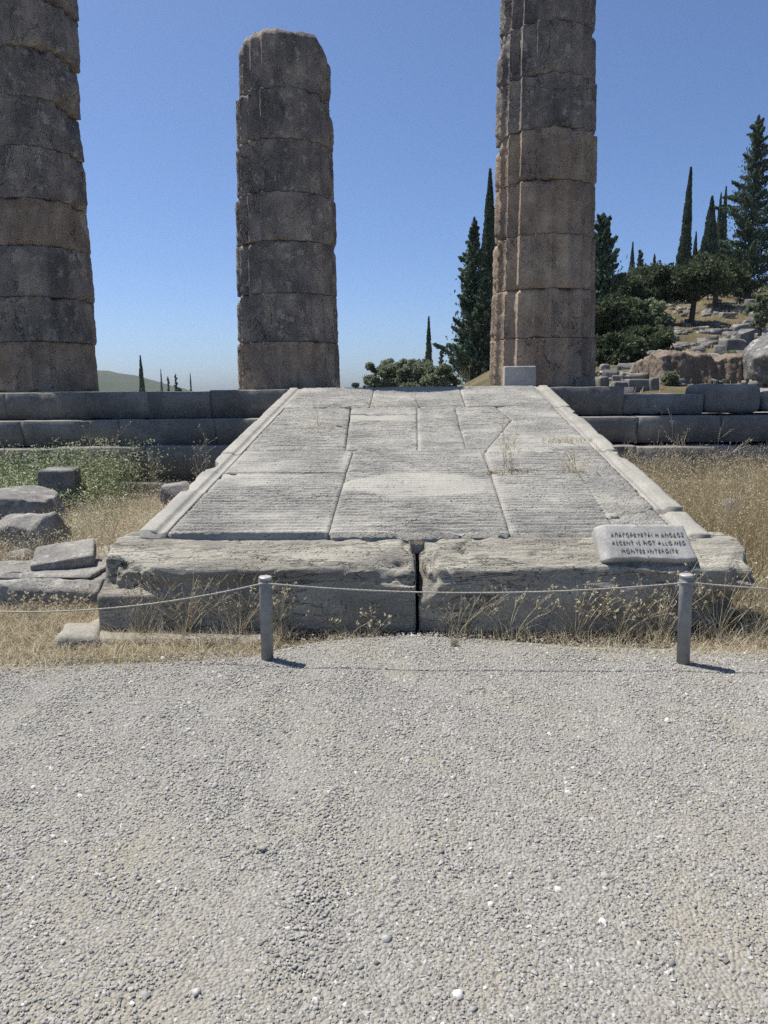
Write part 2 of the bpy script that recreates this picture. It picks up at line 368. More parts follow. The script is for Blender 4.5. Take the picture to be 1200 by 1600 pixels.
# gravel path: sheet and its loose stones
EDGE = np.array([G(x, y)[:2] for x, y in ((-400, 1060), (0, 1052), (200, 1044), (380, 1034), (470, 1010), (640, 1000), (760, 1006), (860, 1018), (1000, 1020), (1200, 1030), (1700, 1040))])
def edge_y(X): return np.interp(X, EDGE[:, 0], EDGE[:, 1])
def bumpy(X, Y):
    p = np.stack([X, Y, X * 0], 1)
    return 0.012 * fbm(p * 2.2, 3, 3)
xs = np.linspace(-18, 18, 181); ts = np.linspace(0, 1, 90)
A, T = np.meshgrid(xs, ts, indexing='ij'); A, T = A.ravel(), T.ravel()
Yg = -16 + (edge_y(A) + 0.12 + 0.05 * fbm(np.stack([A * 3, A * 0, A * 0], 1), 3, 2) + 16) * T ** 0.4
i = (np.arange(180)[:, None] * 90 + np.arange(89)[None]).ravel()
q = np.stack([i, i + 90, i + 91, i + 1], 1)
zg = 0.006 + bumpy(A, Yg) - 0.03 * sstep(0.985, 1, T)
o = mk('gravel_path', np.stack([A, Yg, zg + 0.012], 1), [q], M['gravel_bed'], smooth=True)
tag(o, kind='structure')

PATCH = [(G(x_, y_)[:2], r_) for x_, y_, r_ in ((290, 1440, .11), (115, 1425, .06), (280, 1575, .09), (70, 1345, .07), (385, 1280, .05), (985, 1480, .07), (1130, 1530, .12), (1050, 1425, .08), (1180, 1330, .12), (600, 1250, .05), (1150, 1140, .10), (670, 1195, .05), (1010, 1580, .07), (890, 1400, .04))]
def pebbles(name, n, rmin, rmax, mat, ylim, label, bright=None, flat=0.5, sandskip=True):
    Y = rng.uniform(1.15, ylim, n); X = rng.uniform(-1, 1, n) * (0.58 * Y + 1.0)
    w = rng.random(n) < (0.58 * Y + 1.0) / (0.58 * ylim + 1.0)
    keep = w & (Y < edge_y(X) + 0.10 * rng.normal(size=n) + 0.12 * fbm(np.stack([X * 3, Y * 3, X * 0], 1), 3, 33))
    X, Y = X[keep], Y[keep]
    if sandskip:
        s = fbm(np.stack([X * 9, Y * 9, X * 0], 1), 3, 31); bare = X * 0
        for (px_, py_), pr_ in PATCH: bare = np.maximum(bare, 1 - sstep(0.4, 1.15, np.hypot(X - px_, (Y - py_) * 0.8) / pr_ + 0.45 * s))
        keep = rng.random(len(X)) > 0.72 * bare + 0.12 * sstep(0.1, 0.5, s); X, Y = X[keep], Y[keep]
    n = len(X)
    r = rmin + (rmax - rmin) * rng.random(n) ** 2.8
    cube = np.array([[-1, -1, -1], [1, -1, -1], [1, 1, -1], [-1, 1, -1], [-1, -1, 1], [1, -1, 1], [1, 1, 1], [-1, 1, 1]], float) * 0.62
    v = cube[None] + rng.uniform(-0.34, 0.34, (n, 8, 3))
    v[:, 4:, :2] *= rng.uniform(0.5, 0.95, (n, 1, 1))
    v = v * np.stack([np.ones(n), rng.uniform(0.55, 1, n), flat * rng.uniform(0.6, 1.1, n)], 1)[:, None]
    th = rng.uniform(0, 6.283, n); tx = rng.normal(0, 0.3, n)
    c, s = np.cos(tx)[:, None], np.sin(tx)[:, None]
    y2, z2 = v[:, :, 1] * c - v[:, :, 2] * s, v[:, :, 1] * s + v[:, :, 2] * c
    c, s = np.cos(th)[:, None], np.sin(th)[:, None]
    x3, y3 = v[:, :, 0] * c - y2 * s, v[:, :, 0] * s + y2 * c
    V = np.stack([x3, y3, z2], 2) * r[:, None, None]
    V += np.stack([X, Y, 0.018 + bumpy(X, Y) + r * 0.12 + rng.random(n) * 0.002], 1)[:, None]
    fq = np.array([[4, 5, 6, 7], [0, 1, 5, 4], [1, 2, 6, 5], [2, 3, 7, 6], [3, 0, 4, 7]])
    Fa = (fq[None] + (np.arange(n) * 8)[:, None, None]).reshape(-1, 4)
    t = np.clip(rng.normal(0.5, 0.2, n), 0, 0.97) if bright is None else rng.uniform(*bright, n)
    o = mk(name, V.reshape(-1, 3), [Fa], mat, tint=np.repeat(t, 8))
    return tag(o, label, 'gravel', kind='stuff')
pebbles('gravel', 205000, 0.0038, 0.0104, M['gravel'], 4.35, 'pale grey crushed gravel covering the path in the foreground')
pebbles('loose_pebbles', 1700, 0.009, 0.020, M['gravel'], 4.3, 'larger loose pebbles scattered over the gravel path', bright=(0.1, 1.0), flat=0.45, sandskip=False)

# ------------------------------------------------------------------ stepped platform of the temple
plat = thing('temple_platform', (0, 10.9, 0), 'long dark stepped temple platform of grey stone blocks behind the ramp', 'platform')
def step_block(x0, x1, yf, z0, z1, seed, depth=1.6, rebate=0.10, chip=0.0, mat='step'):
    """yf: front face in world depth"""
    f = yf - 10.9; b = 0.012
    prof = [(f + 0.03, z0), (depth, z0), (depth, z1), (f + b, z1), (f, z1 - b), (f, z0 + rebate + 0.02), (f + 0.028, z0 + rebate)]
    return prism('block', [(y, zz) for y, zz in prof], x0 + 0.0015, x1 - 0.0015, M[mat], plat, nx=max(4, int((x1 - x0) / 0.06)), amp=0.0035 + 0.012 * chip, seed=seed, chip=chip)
def course(xs, yf, z0, z1, seed, jitter=0.006, **kw):
    kw.setdefault('chip', 0.22)
    for k in range(len(xs) - 1):
        step_block(xs[k], xs[k + 1], yf + random.uniform(-jitter, jitter), z0, z1 + random.uniform(-jitter, jitter), seed + k, **kw)
Z1, Z2, Z3, Z4 = 1.478, 1.080, 0.70, 0.22
# top course, left of the ramp
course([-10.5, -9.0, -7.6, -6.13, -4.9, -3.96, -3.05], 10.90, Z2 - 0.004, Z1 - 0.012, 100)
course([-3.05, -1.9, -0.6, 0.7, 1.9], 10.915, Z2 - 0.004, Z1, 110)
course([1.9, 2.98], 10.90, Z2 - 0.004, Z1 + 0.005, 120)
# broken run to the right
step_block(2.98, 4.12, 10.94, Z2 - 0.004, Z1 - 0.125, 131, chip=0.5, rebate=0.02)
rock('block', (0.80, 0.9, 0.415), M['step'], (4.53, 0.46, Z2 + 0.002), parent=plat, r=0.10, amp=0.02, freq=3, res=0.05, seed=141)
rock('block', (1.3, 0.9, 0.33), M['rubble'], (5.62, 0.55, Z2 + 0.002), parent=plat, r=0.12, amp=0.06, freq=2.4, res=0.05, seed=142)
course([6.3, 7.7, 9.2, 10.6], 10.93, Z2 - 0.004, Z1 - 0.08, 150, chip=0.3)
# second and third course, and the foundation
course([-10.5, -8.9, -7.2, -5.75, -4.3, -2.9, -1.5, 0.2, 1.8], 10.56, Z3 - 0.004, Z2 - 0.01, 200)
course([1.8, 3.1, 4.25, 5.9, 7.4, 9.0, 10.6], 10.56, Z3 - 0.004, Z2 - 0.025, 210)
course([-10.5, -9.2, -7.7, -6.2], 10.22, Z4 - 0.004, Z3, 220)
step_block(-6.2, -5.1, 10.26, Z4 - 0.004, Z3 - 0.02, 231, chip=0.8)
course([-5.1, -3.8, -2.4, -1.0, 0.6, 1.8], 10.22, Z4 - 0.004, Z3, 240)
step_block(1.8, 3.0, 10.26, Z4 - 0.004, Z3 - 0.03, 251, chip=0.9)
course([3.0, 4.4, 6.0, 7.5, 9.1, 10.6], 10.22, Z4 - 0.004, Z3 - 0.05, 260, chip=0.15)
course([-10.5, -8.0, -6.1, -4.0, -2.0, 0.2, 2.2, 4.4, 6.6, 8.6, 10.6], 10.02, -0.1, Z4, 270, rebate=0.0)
# paving of the platform behind its front edge
for r_, (ya, yb) in enumerate(((12.5, 14.0), (14.0, 15.5))):
    xsf = np.linspace(-10.5, 3.4, 10) + (0.6 if r_ else 0)
    for k in range(len(xsf) - 1):
        prism('paving_slab', [(ya - 10.9 + 0.005, 0.7), (yb - 10.9 - 0.005, 0.7), (yb - 10.9 - 0.005, Z1 - 0.02), (ya - 10.9 + 0.005, Z1 - 0.02)], xsf[k] + 0.005, xsf[k + 1] - 0.005, M['step'], plat, nx=4, seed=300 + k)

# ------------------------------------------------------------------ ramp
RX0, RX1, RY0, RY1, RZ0, RZ1 = -1.85, 1.87, 4.75, 10.885, 0.56, 1.492
RK = (RZ1 - RZ0) / (RY1 - RY0)
def ramp_z(Y): return RZ0 + (Y - RY0) * RK
def RP(x, y):
    d = ray(x, y); t = (ramp_z(0) - EYE) / (d[2] - RK * d[1]); p = EYEP + d * t; return p[:2]
BW = 0.19
IN0, IN1 = RX0 + BW, RX1 - BW
ramp_o = thing('stone_ramp', (0, RY0, 0), 'broad sloping ramp of ribbed pale limestone slabs leading up between the columns', 'ramp')
RO = np.array([0, RY0, 0])

def slab(corners, seed, gap=0.004, amp=1.0, lower=0.0, margins=(0.018, 0.018), smoothfn=None, mat='ramp', name='slab'):
    """corners bl, br, tr, tl in plan (x, y)"""
    c = np.array(corners, float); ctr = c.mean(0)
    c = c + (ctr - c) / np.linalg.norm(ctr - c, axis=1, keepdims=True) * gap * 1.4
    w = max(np.linalg.norm(c[1] - c[0]), np.linalg.norm(c[2] - c[3])); h = max(np.linalg.norm(c[3] - c[0]), np.linalg.norm(c[2] - c[1]))
    nu, nv = max(3, int(w / 0.026)), max(3, int(h / 0.0075))
    U, Vv = np.meshgrid(np.linspace(0, 1, nu + 1), np.linspace(0, 1, nv + 1), indexing='ij'); u, v = U.ravel()[:, None], Vv.ravel()[:, None]
    xy = c[0] * (1 - u) * (1 - v) + c[1] * u * (1 - v) + c[2] * u * v + c[3] * (1 - u) * v
    u, v = u.ravel(), v.ravel()
    xy[:, 1] += (0.5 - v) * 2 * 0.004 * (gap >= 0.004)
    p3 = np.stack([xy[:, 0], xy[:, 1], xy[:, 0] * 0], 1)
    wob = np.stack([fbm(p3 * 5, 4, 71), fbm(p3 * 5, 4, 72)], 1) * 0.003
    xy = xy + wob
    ex, ey = np.minimum(u * w, (1 - u) * w), np.minimum(v * h, (1 - v) * h)
    worn = 0.45 + 0.9 * fbm(p3 * np.array([1.2, 1.6, 1]), 3, 81); worn = np.clip(worn + 0.35, 0.25, 1.15)
    if smoothfn is not None: worn = worn * smoothfn(p3[:, 0], p3[:, 1])
    mg = sstep(margins[0], margins[0] + 0.02, u * w + 0.0 * ex) * sstep(margins[1], margins[1] + 0.02, (1 - u) * w)
    ph = (p3[:, 1] + 0.010 * fbm(p3 * np.array([3, 3, 1]), 3, 91) + 0.004 * fbm(p3 * np.array([14, 6, 1]), 2, 93)) / 0.062 + seed * 0.37
    fr = ph - np.floor(ph)
    saw = np.where(fr < 0.2, fr / 0.2, 1 - (fr - 0.2) / 0.8)            # steep riser towards the foot of the ramp
    brk = sstep(-0.55, 0.1, fbm(p3 * np.array([4.5, 16.1, 1]), 3, 95 + seed))
    zz = 0.042 * (saw - 0.6) * worn * (0.3 + 0.7 * mg) * amp * (0.35 + 0.65 * brk) - 0.002 * (1 - mg)
    if seed > 16: zz *= sstep(0.0, 0.10, (1 - v) * h)
    zz += 0.0075 * fbm(p3 * 34, 3, 97) * (0.35 + 0.65 * worn * mg) * (0.3 + 0.7 * amp) + 0.003 * fbm(p3 * 2.4, 3, 98)
    zz -= 0.004 * (1 - sstep(0, 0.014, np.minimum(ex, ey)))
    chipm = np.maximum(0, fbm(p3 * 7, 3, 99) - 0.15); zz -= (0.06 if seed < 17 else 0.0) * chipm * (1 - sstep(0.0, 0.07, np.minimum(ex, ey)))
    tilt = 0.003 * math.sin(seed * 12.9) + (0.012 if seed > 16 else 0)
    Z = ramp_z(xy[:, 1]) + zz - lower + tilt
    top = np.stack([xy[:, 0], xy[:, 1], Z], 1)
    i = (np.arange(nu)[:, None] * (nv + 1) + np.arange(nv)[None]).ravel()
    q = np.stack([i, i + nv + 1, i + nv + 2, i + 1], 1)
    # skirt
    idx = np.arange((nu + 1) * (nv + 1)).reshape(nu + 1, nv + 1)
    ring = np.concatenate([idx[:, 0], idx[-1, 1:], idx[-2::-1, -1], idx[0, -2:0:-1]])
    sk = top[ring].copy(); sk[:, 2] -= 0.14
    n0 = len(top); m = len(ring); j = np.arange(m)
    q2 = np.stack([ring[j], n0 + j, n0 + (j + 1) % m, ring[(j + 1) % m]], 1)
    return mk(name, np.concatenate([top, sk]) - RO, [q, q2], M[mat], ramp_o, False, tint=np.concatenate([np.clip(0.75 - worn, 0, 0.7) * 0.6 + 0.0 * mg, np.zeros(m)]))

yA = RY0; yB = RP(600, 738)[1]; yC = RP(600, 704)[1]; yD = RP(600, 637)[1]; yE = RY1
ya1 = RP(860, 706)[1]
def X_(x, y): return RP(x, y)[0]
a1b, a1t = X_(513, 833), X_(541, 738)
a2b, a2t, a2t2 = X_(797, 833), X_(767, 738), X_(757, 708)
b1t, b2t = X_(552, 704), X_(753, 704)
ell_c = (X_(652, 757), RP(652, 757)[1])
def ell(x, y):                                # worn smooth patch of the middle slab
    d = ((x - ell_c[0]) / 0.62) ** 2 + ((y - ell_c[1]) / 0.36) ** 2; return 0.25 + 0.75 * sstep(0.7, 1.15, d + 0.35 * fbm(np.stack([x * 5, y * 5, x * 0], 1), 3, 66))
yw = RP(420, 768)[1]
def worn_left(x, y): return 0.4 + 0.6 * sstep(yw + 0.25, yw - 0.1, y + 0.25 * np.sin(x * 3)) if True else 1
slab([(IN0, yA), (a1b, yA), (a1t, yB), (IN0, yB)], 1, smoothfn=lambda x, y: 1 - 0.6 * sstep(yw - 0.05, yw + 0.15, y + 0.12 * np.sin(x * 2)), margins=(0.018, 0.018))
slab([(a1b, yA), (a2b, yA), (a2t, yB), (a1t, yB)], 2, smoothfn=ell, margins=(0.018, 0.018))
cr0, cr1, cr2 = RP(966, 833), RP(948, 811), RP(884, 706)
inr = lambda y: np.array([IN1, RP(1000, y)[1]])
slab([(a2b, yA), (cr0[0], yA), cr2, (a2t2, ya1)], 3, gap=0.004, margins=(0.035, 0.0))
slab([(cr0[0], yA), (IN1, yA), inr(795), cr1], 4, gap=0.004, amp=0.7, lower=0.006, margins=(0, 0))
slab([cr1, inr(795), (IN1, ya1 + 0.05), cr2], 5, gap=0.0035, margins=(0, 0.0))
slab([(IN0, yB), (a1t, yB), (b1t, yC), (IN0, yC)], 6, amp=0.6, margins=(0.01, 0.06))
slab([(a1t, yB), (a2t, yB), (b2t, yC), (b1t, yC)], 7, margins=(0.018, 0.018))
cX = X_(652, 670); c0 = X_(540, 703); cy1, cy2 = RP(600, 658)[1], RP(600, 646)[1]
slab([(IN0, yC), (c0, yC), (X_(546, 640), yD), (IN0, yD)], 8, margins=(0, 0))
slab([(c0, yC), (cX, yC), (cX, cy1), (X_(546, 658), cy1)], 9, gap=0.003, margins=(0, 0.03))
slab([(X_(546, 658), cy1), (cX, cy1), (cX, cy2), (X_(547, 646), cy2)], 10, amp=0.1, lower=0.012, mat='ramp_smooth', margins=(0, 0))
slab([(X_(547, 646), cy2), (cX, cy2), (cX, yD), (X_(547, 640), yD)], 11, gap=0.004, amp=0.4, margins=(0, 0))
cX2 = X_(723, 680)
slab([(cX, yC), (cX2, yC), (cX2, yD), (cX, yD)], 12, margins=(0.03, 0))
k655 = RP(800, 655)
slab([(cX2, yC), (a2t2, ya1), k655, (cX2, k655[1])], 13, gap=0.003, margins=(0, 0))
slab([(cX2, k655[1]), k655, (X_(776, 637), yD), (cX2, yD)], 14, gap=0.003, margins=(0, 0))
slab([(a2t2, ya1), (IN1, ya1 + 0.05), (IN1, k655[1] + 0.08), k655], 15, margins=(0, 0), amp=0.8)
slab([k655, (IN1, k655[1] + 0.08), (IN1, yD), (X_(776, 637), yD)], 16, margins=(0, 0), amp=0.6)
d1b, d1t, d2b, d2t = X_(578, 637), X_(585, 607), X_(728, 637), X_(718, 607)
slab([(IN0, yD), (d1b, yD), (d1t, yE), (IN0, yE)], 17, margins=(0, 0.03))
slab([(d1b, yD), (d2b, yD), (d2t, yE), (d1t, yE)], 18, margins=(0.018, 0.018))
slab([(d2b, yD), (IN1, yD), (IN1, yE), (d2t, yE)], 19, margins=(0.035, 0.0))

def border(side, ya, yb, seed, broken=0.0, drop=0.0, out=0.0):
    """raised kerb slab with a hollow moulding on its inner edge"""
    ux = np.array([0, 0.0, 0.004, 0.03, 0.06, 0.09, 0.105, 0.112, 0.12, 0.132, 0.145, 0.155, 0.165, 0.186])
    uz = np.array([-0.16, 0.010, 0.015, 0.016, 0.016, 0.016, 0.014, 0.008, 0.0, -0.006, -0.007, -0.004, 0.0, 0.001])
    ux = np.append(ux, 0.186); uz = np.append(uz, -0.16)
    ny = max(4, int((yb - ya) / 0.03)); ys = np.linspace(ya + 0.006, yb - 0.006, ny + 1); m = len(ux)
    Y, U = np.repeat(ys, m), np.tile(ux, ny + 1); Zp = np.tile(uz, ny + 1)
    p = np.stack([U, Y, Y * 0 + side], 1)
    chip = np.maximum(0, fbm(p * np.array([2, 4, 1]), 4, seed) - 0.1 + broken * 0.4) * (0.03 + 0.16 * broken)
    U2 = np.where(U < 0.1, U + chip * (1 - U / 0.1), U)
    Zp = Zp - np.where((U < 0.1) & (Zp > -0.1), broken * 0.03 * np.maximum(0, fbm(p * np.array([9, 9, 1]), 3, seed + 5) + 0.3), 0)
    U2 = U2 - np.where(U < 0.05, out, 0)
    X = RX0 + U2 if side < 0 else RX1 - U2
    V = np.stack([X, Y + 0.004 * fbm(p * 9, 2, seed + 3), ramp_z(Y) + Zp - drop + 0.003 * fbm(p * 6, 3, seed + 8)], 1)
    i = np.arange(ny)[:, None] * m; j = np.arange(m - 1)[None]
    q = np.stack([(i + j).ravel(), (i + j + 1).ravel(), (i + m + j + 1).ravel(), (i + m + j).ravel()], 1)
    caps = np.stack([np.arange(m)[::-1], np.arange(m) + ny * m])
    if side > 0: q = q[:, ::-1]; caps = caps[:, ::-1]
    return mk('border_slab', V - RO, [q, caps], M['ramp_smooth'], ramp_o)
lys = [RY0] + [RP(x, y)[1] for x, y in ((280, 770), (320, 738), (347, 710), (425, 637))] + [RY1]
for k, (br, dr) in enumerate(((0, 0), (0.25, 0.004), (0.5, 0.006), (0.05, 0), (0, 0.003))):
    border(-1, lys[k], lys[k + 1], 400 + k, br, dr)
rys = [RY0] + [RP(x, y)[1] for x, y in ((1062, 796), (1000, 737), (962, 705), (905, 655), (885, 636))] + [RY1]
for k, (br, dr, ot) in enumerate(((0.0, 0.03, 0.02), (0, 0, 0), (0.6, 0.005, 0), (0.1, 0, 0), (0.7, 0.008, 0), (0.05, 0, 0))):
    border(1, rys[k], rys[k + 1], 420 + k, br, dr, ot)
prism('core', [(0.12, 0.0), (RY1 - RY0 - 0.1, 0.0), (RY1 - RY0 - 0.1, RZ1 - 0.12), (0.12, RZ0 - 0.10)], RX0 + 0.05, RX1 - 0.05, M['rubble'], ramp_o, nx=20, amp=0.012)

# the two massive blocks at the foot of the ramp
def foot_block(x0, x1, seed, label, bite):
    sx, sy, sz = x1 - x0, 0.62, 0.52; yc = 4.375 + sy / 2; xc = (x0 + x1) / 2
    def df(V):
        X, Y, Z = V[:, 0] + xc, V[:, 1] + yc, V[:, 2]
        p = np.stack([X, Y, Z], 1)
        top = Z / sz
        sl = 0.30 * np.minimum(0, Y - 4.74) + 0.02 * np.minimum(0, Y - 4.55)
        V = V.copy()
        V[:, 2] += sl * sstep(0.3, 1.0, top)
        # layered erosion of the top and the upper front edge
        lay = fbm(p * np.array([2.2, 16, 22]), 4, seed + 3)
        front = sstep(4.55, 4.36, Y)
        crk = np.abs(fbm(p * np.array([1.5, 9, 6]), 4, seed + 14)); V[:, 2] += (0.022 * lay + 0.022 * fbm(p * np.array([1.6, 5, 5]), 4, seed + 4) + 0.007 * fbm(p * np.array([12, 30, 30]), 3, seed + 5) - 0.035 * (1 - sstep(0.0, 0.06, crk))) * sstep(0.75, 0.95, top)
        V[:, 1] += front * sstep(0.35, 0.9, top) * (0.02 + 0.028 * np.maximum(-0.3, fbm(p * np.array([1.8, 3, 6]), 4, seed + 6)))
        V[:, 1] += front * (0.006 * fbm(p * np.array([5, 5, 12]), 3, seed + 7) + 0.006 * fbm(p * np.array([9, 20, 40]), 3, seed + 8) * sstep(0.5, 0.9, top))
        for (bx, by, bz, br, bd) in bite:       # knocked-off corners
            d = np.sqrt(((X - bx) / br[0]) ** 2 + ((Y - by) / br[1]) ** 2 + ((Z - bz) / br[2]) ** 2)
            w = (1 - sstep(0.3, 1.0, d)) * (0.8 + 0.5 * fbm(p * 9, 3, seed + 9))
            V += np.array(bd)[None] * w[:, None]
        return V
    return tag(rock('foot_block', (sx, sy, sz), M['block'], (xc, yc, 0.0), r=0.03, amp=0.012, freq=2.5, res=0.0135, seed=seed, deform=df, maxn=160), label, 'stone block')
foot_block(-2.0, -0.007, 501, 'massive weathered stone block at the ramp foot, left of the central gap', [
    (-2.0, 4.36, 0.47, (0.38, 0.2, 0.24), (0.10, 0.09, -0.05)), (-0.03, 4.36, 0.5, (0.3, 0.3, 0.16), (-0.012, 0.05, -0.05)), (-0.02, 4.7, 0.52, (0.10, 0.16, 0.12), (-0.035, 0, -0.04)), (-1.75, 4.36, 0.34, (0.3, 0.1, 0.1), (0.0, 0.05, 0))])
foot_block(0.007, 2.06, 502, 'massive weathered stone block at the ramp foot carrying the inscribed stone', [
    (0.02, 4.40, 0.46, (0.13, 0.30, 0.28), (0.05, 0.06, -0.04)), (2.05, 4.36, 0.1, (0.5, 0.4, 0.32), (-0.26, 0.12, 0.0)), (2.05, 4.36, 0.5, (0.2, 0.3, 0.14), (-0.05, 0.06, -0.03)), (0.02, 4.72, 0.52, (0.16, 0.18, 0.1), (0.04, 0, -0.03))])
fs = rock('footing_slab', (1.25, 0.42, 0.1), M['footing'], (-1.5, 4.42, -0.085), rot=(0, 0, 0.01), r=0.02, amp=0.012, freq=5, res=0.03, seed=510)
tag(fs, 'flat pale footing slab at the ground under the left foot block', 'stone slab')
fs = rock('footing_stone', (0.24, 0.3, 0.10), M['footing'], (-2.08, 4.27, -0.045), rot=(0.05, 0.12, 0.3), r=0.04, amp=0.02, freq=5, res=0.025, seed=511)
tag(fs, 'small pale angular stone at the left corner of the foot blocks', 'stone')

# ------------------------------------------------------------------ columns
def drum(parent, x, r0, r1, z0, z1, seed, mat, wear, bites=(), crown=False, depth=0.078):
    h = z1 - z0
    nf, per = 20, 8; na = nf * per
    zt = np.concatenate([[0, 0.008, 0.02, 0.04, 0.065, 0.1, 0.14], np.linspace(0.17, h - 0.17, 16), [h - 0.14, h - 0.1, h - 0.065, h - 0.04, h - 0.02, h - 0.008, h]])
    nz = len(zt)
    ang0 = np.arange(na) / na * 2 * math.pi
    Ag, Zg = np.meshgrid(ang0, zt, indexing='ij'); a, zz = Ag.ravel(), Zg.ravel()
    fl = (a / (2 * math.pi) * nf) % 1.0
    base = r0 + (r1 - r0) * zz / h
    pc = np.stack([np.cos(a) * base, np.sin(a) * base, zz + z0], 1)
    wr = np.clip(wear * 0.3 + 0.5 * fbm(pc * 1.5, 3, seed) - 0.1, 0, 1)               # how far the flutes are worn off
    wr = np.clip(wr + 0.22 * sstep(-0.3, 0.6, np.cos(a)), 0, 1)
    if crown: wr = np.maximum(wr, 0.9 * sstep(0.5, 1.0, zz / h))
    cut = depth * (1 - (2 * fl - 1) ** 2)
    rr = base - cut * (1 - 0.85 * wr) - 0.035 * wr * 0.8
    rr += 0.010 * fbm(pc * 5, 4, seed + 1) + 0.010 * fbm(pc * 20, 3, seed + 2)
    e = np.minimum(zz, h - zz)
    pe = np.stack([np.cos(a) * 3, np.sin(a) * 3, np.where(zz > h / 2, 5.0, 0.0) + seed], 1)
    w = 0.009 + 0.16 * np.maximum(0, fbm(pe, 4, seed + 3) - 0.08)
    c = 0.006 + 0.20 * np.maximum(0, fbm(pe, 4, seed + 3) - 0.08)
    rr -= c * np.clip(1 - e / w, 0, 1) ** 1.7
    for (ba, bz, sa, sz_, bd) in bites:
        da = (a - ba + math.pi) % (2 * math.pi) - math.pi
        d = np.sqrt((da / sa) ** 2 + ((zz / h - bz) / sz_) ** 2)
        rr -= bd * (1 - sstep(0.25, 1.0, d)) * (0.85 + 0.4 * fbm(pc * 7, 3, seed + 6))
    zo = zz + z0
    if crown:
        tt = sstep(0.45, 1.0, zz / h)
        rr -= 0.07 * np.clip((zz / h - 0.86) / 0.14, 0, 1) ** 1.6
        zo = zo + tt * (0.05 * fbm(np.stack([np.cos(a) * 2.2, np.sin(a) * 2.2, a * 0 + 3], 1), 3, seed + 7) + 0.02 * np.cos(a + 2.4))
    V = np.stack([x + np.cos(a) * rr, np.sin(a) * rr, zo], 1)
    idx = np.arange(na * nz).reshape(na, nz); nx_ = np.roll(idx, -1, axis=0)
    q = np.stack([idx[:, :-1].ravel(), nx_[:, :-1].ravel(), nx_[:, 1:].ravel(), idx[:, 1:].ravel()], 1)
    # caps: rings towards the middle
    Vs, Fs, n = [V], [q], len(V)
    for side, col in ((0, 0), (1, nz - 1)):
        ring = idx[:, col]; prev = ring
        for f in (0.7, 0.35):
            v = V[ring].copy(); v[:, 0] = x + (v[:, 0] - x) * f; v[:, 1] *= f
            v[:, 2] = (v[:, 2] - V[ring][:, 2].mean()) * f + V[ring][:, 2].mean() + (0.03 * fbm(v * 4, 3, seed + 12) if crown and side else 0)
            new = np.arange(na) + n; Vs.append(v); n += na
            qq = np.stack([prev, np.roll(prev, -1), np.roll(new, -1), new], 1)
            Fs.append(qq if side else qq[:, ::-1]); prev = new
        cc = V[ring].mean(0); cc[0] = x; cc[1] = 0; Vs.append(cc[None]); t = np.stack([prev, np.roll(prev, -1), np.full(na, n)], 1); n += 1
        Fs.append(t if side else t[:, ::-1])
    return mk('drum', np.concatenate(Vs), [np.concatenate([f for f in Fs if f.shape[1] == 4]), np.concatenate([f for f in Fs if f.shape[1] == 3])], mat, parent)

COL_Y = 12.2
def column(label, base_px, rows, mats, seed, wear, bites=None, crown=False):
    """rows: joint height at the front of the shaft and the silhouette left/right of the drum above it (photo px)"""
    cx = (P(rows[0][1], 600, COL_Y - 0.06)[0] + P(rows[0][2], 600, COL_Y - 0.06)[0]) / 2
    t = thing('fluted_column', (cx, COL_Y, Z1), label, 'column', 'ruined temple columns behind the ramp')
    n = len(rows) - 1
    geo = []
    for k in range(n):
        ym = (rows[k][0] + rows[k + 1][0]) / 2 + 8
        a, b = P(rows[k][1], ym, COL_Y - 0.06)[0], P(rows[k][2], ym, COL_Y - 0.06)[0]
        geo.append(((a + b) / 2 - cx, (b - a) / 2))
    for k in range(n):
        xm = (rows[k][1] + rows[k][2]) / 2
        z0 = 0.0 if k == 0 else P(xm, rows[k][0], COL_Y - 0.8)[2] - Z1
        z1 = P(xm, rows[k + 1][0], COL_Y - 0.8)[2] - Z1
        x, r = geo[k]
        drum(t, x, r + 0.02, r + 0.008, z0 + (0.002 if k else 0.0), z1 - 0.004, seed + 13 * k, mats[k], wear[k], (bites or {}).get(k, ()), crown and k == n - 1)
    return t
RGT, FRT, LFT = 0.0, -math.pi / 2, math.pi
c_, w_ = M['column'], M['column_warm']
column('short complete-topped weathered column with a broken rounded crown, in the middle', None,
       [(609, 374, 529), (533, 373, 526), (456, 371, 524), (373, 370, 524), (296, 371, 520), (211, 370, 519), (130, 373, 515), (33, 373, 515)],
       [w_, c_, c_, c_, c_, c_, c_], 600, [0.15, 0.2, 0.3, 0.25, 0.3, 0.35, 0.4],
       {6: [(RGT, 0.0, 0.6, 0.35, 0.05), (RGT, 1.0, 0.6, 0.4, 0.13), (LFT, 1.0, 0.4, 0.2, 0.05)], 5: [(RGT, 1.0, 0.7, 0.5, 0.07), (RGT, 0.0, 0.4, 0.2, 0.03), (LFT, 0.0, 0.4, 0.2, 0.05)], 3: [(RGT, 0.0, 0.5, 0.22, 0.08)], 2: [(RGT, 1.0, 0.4, 0.15, 0.06), (LFT, 0.0, 0.4, 0.12, 0.05)], 1: [(LFT, 1.0, 0.45, 0.25, 0.05)]}, crown=True)
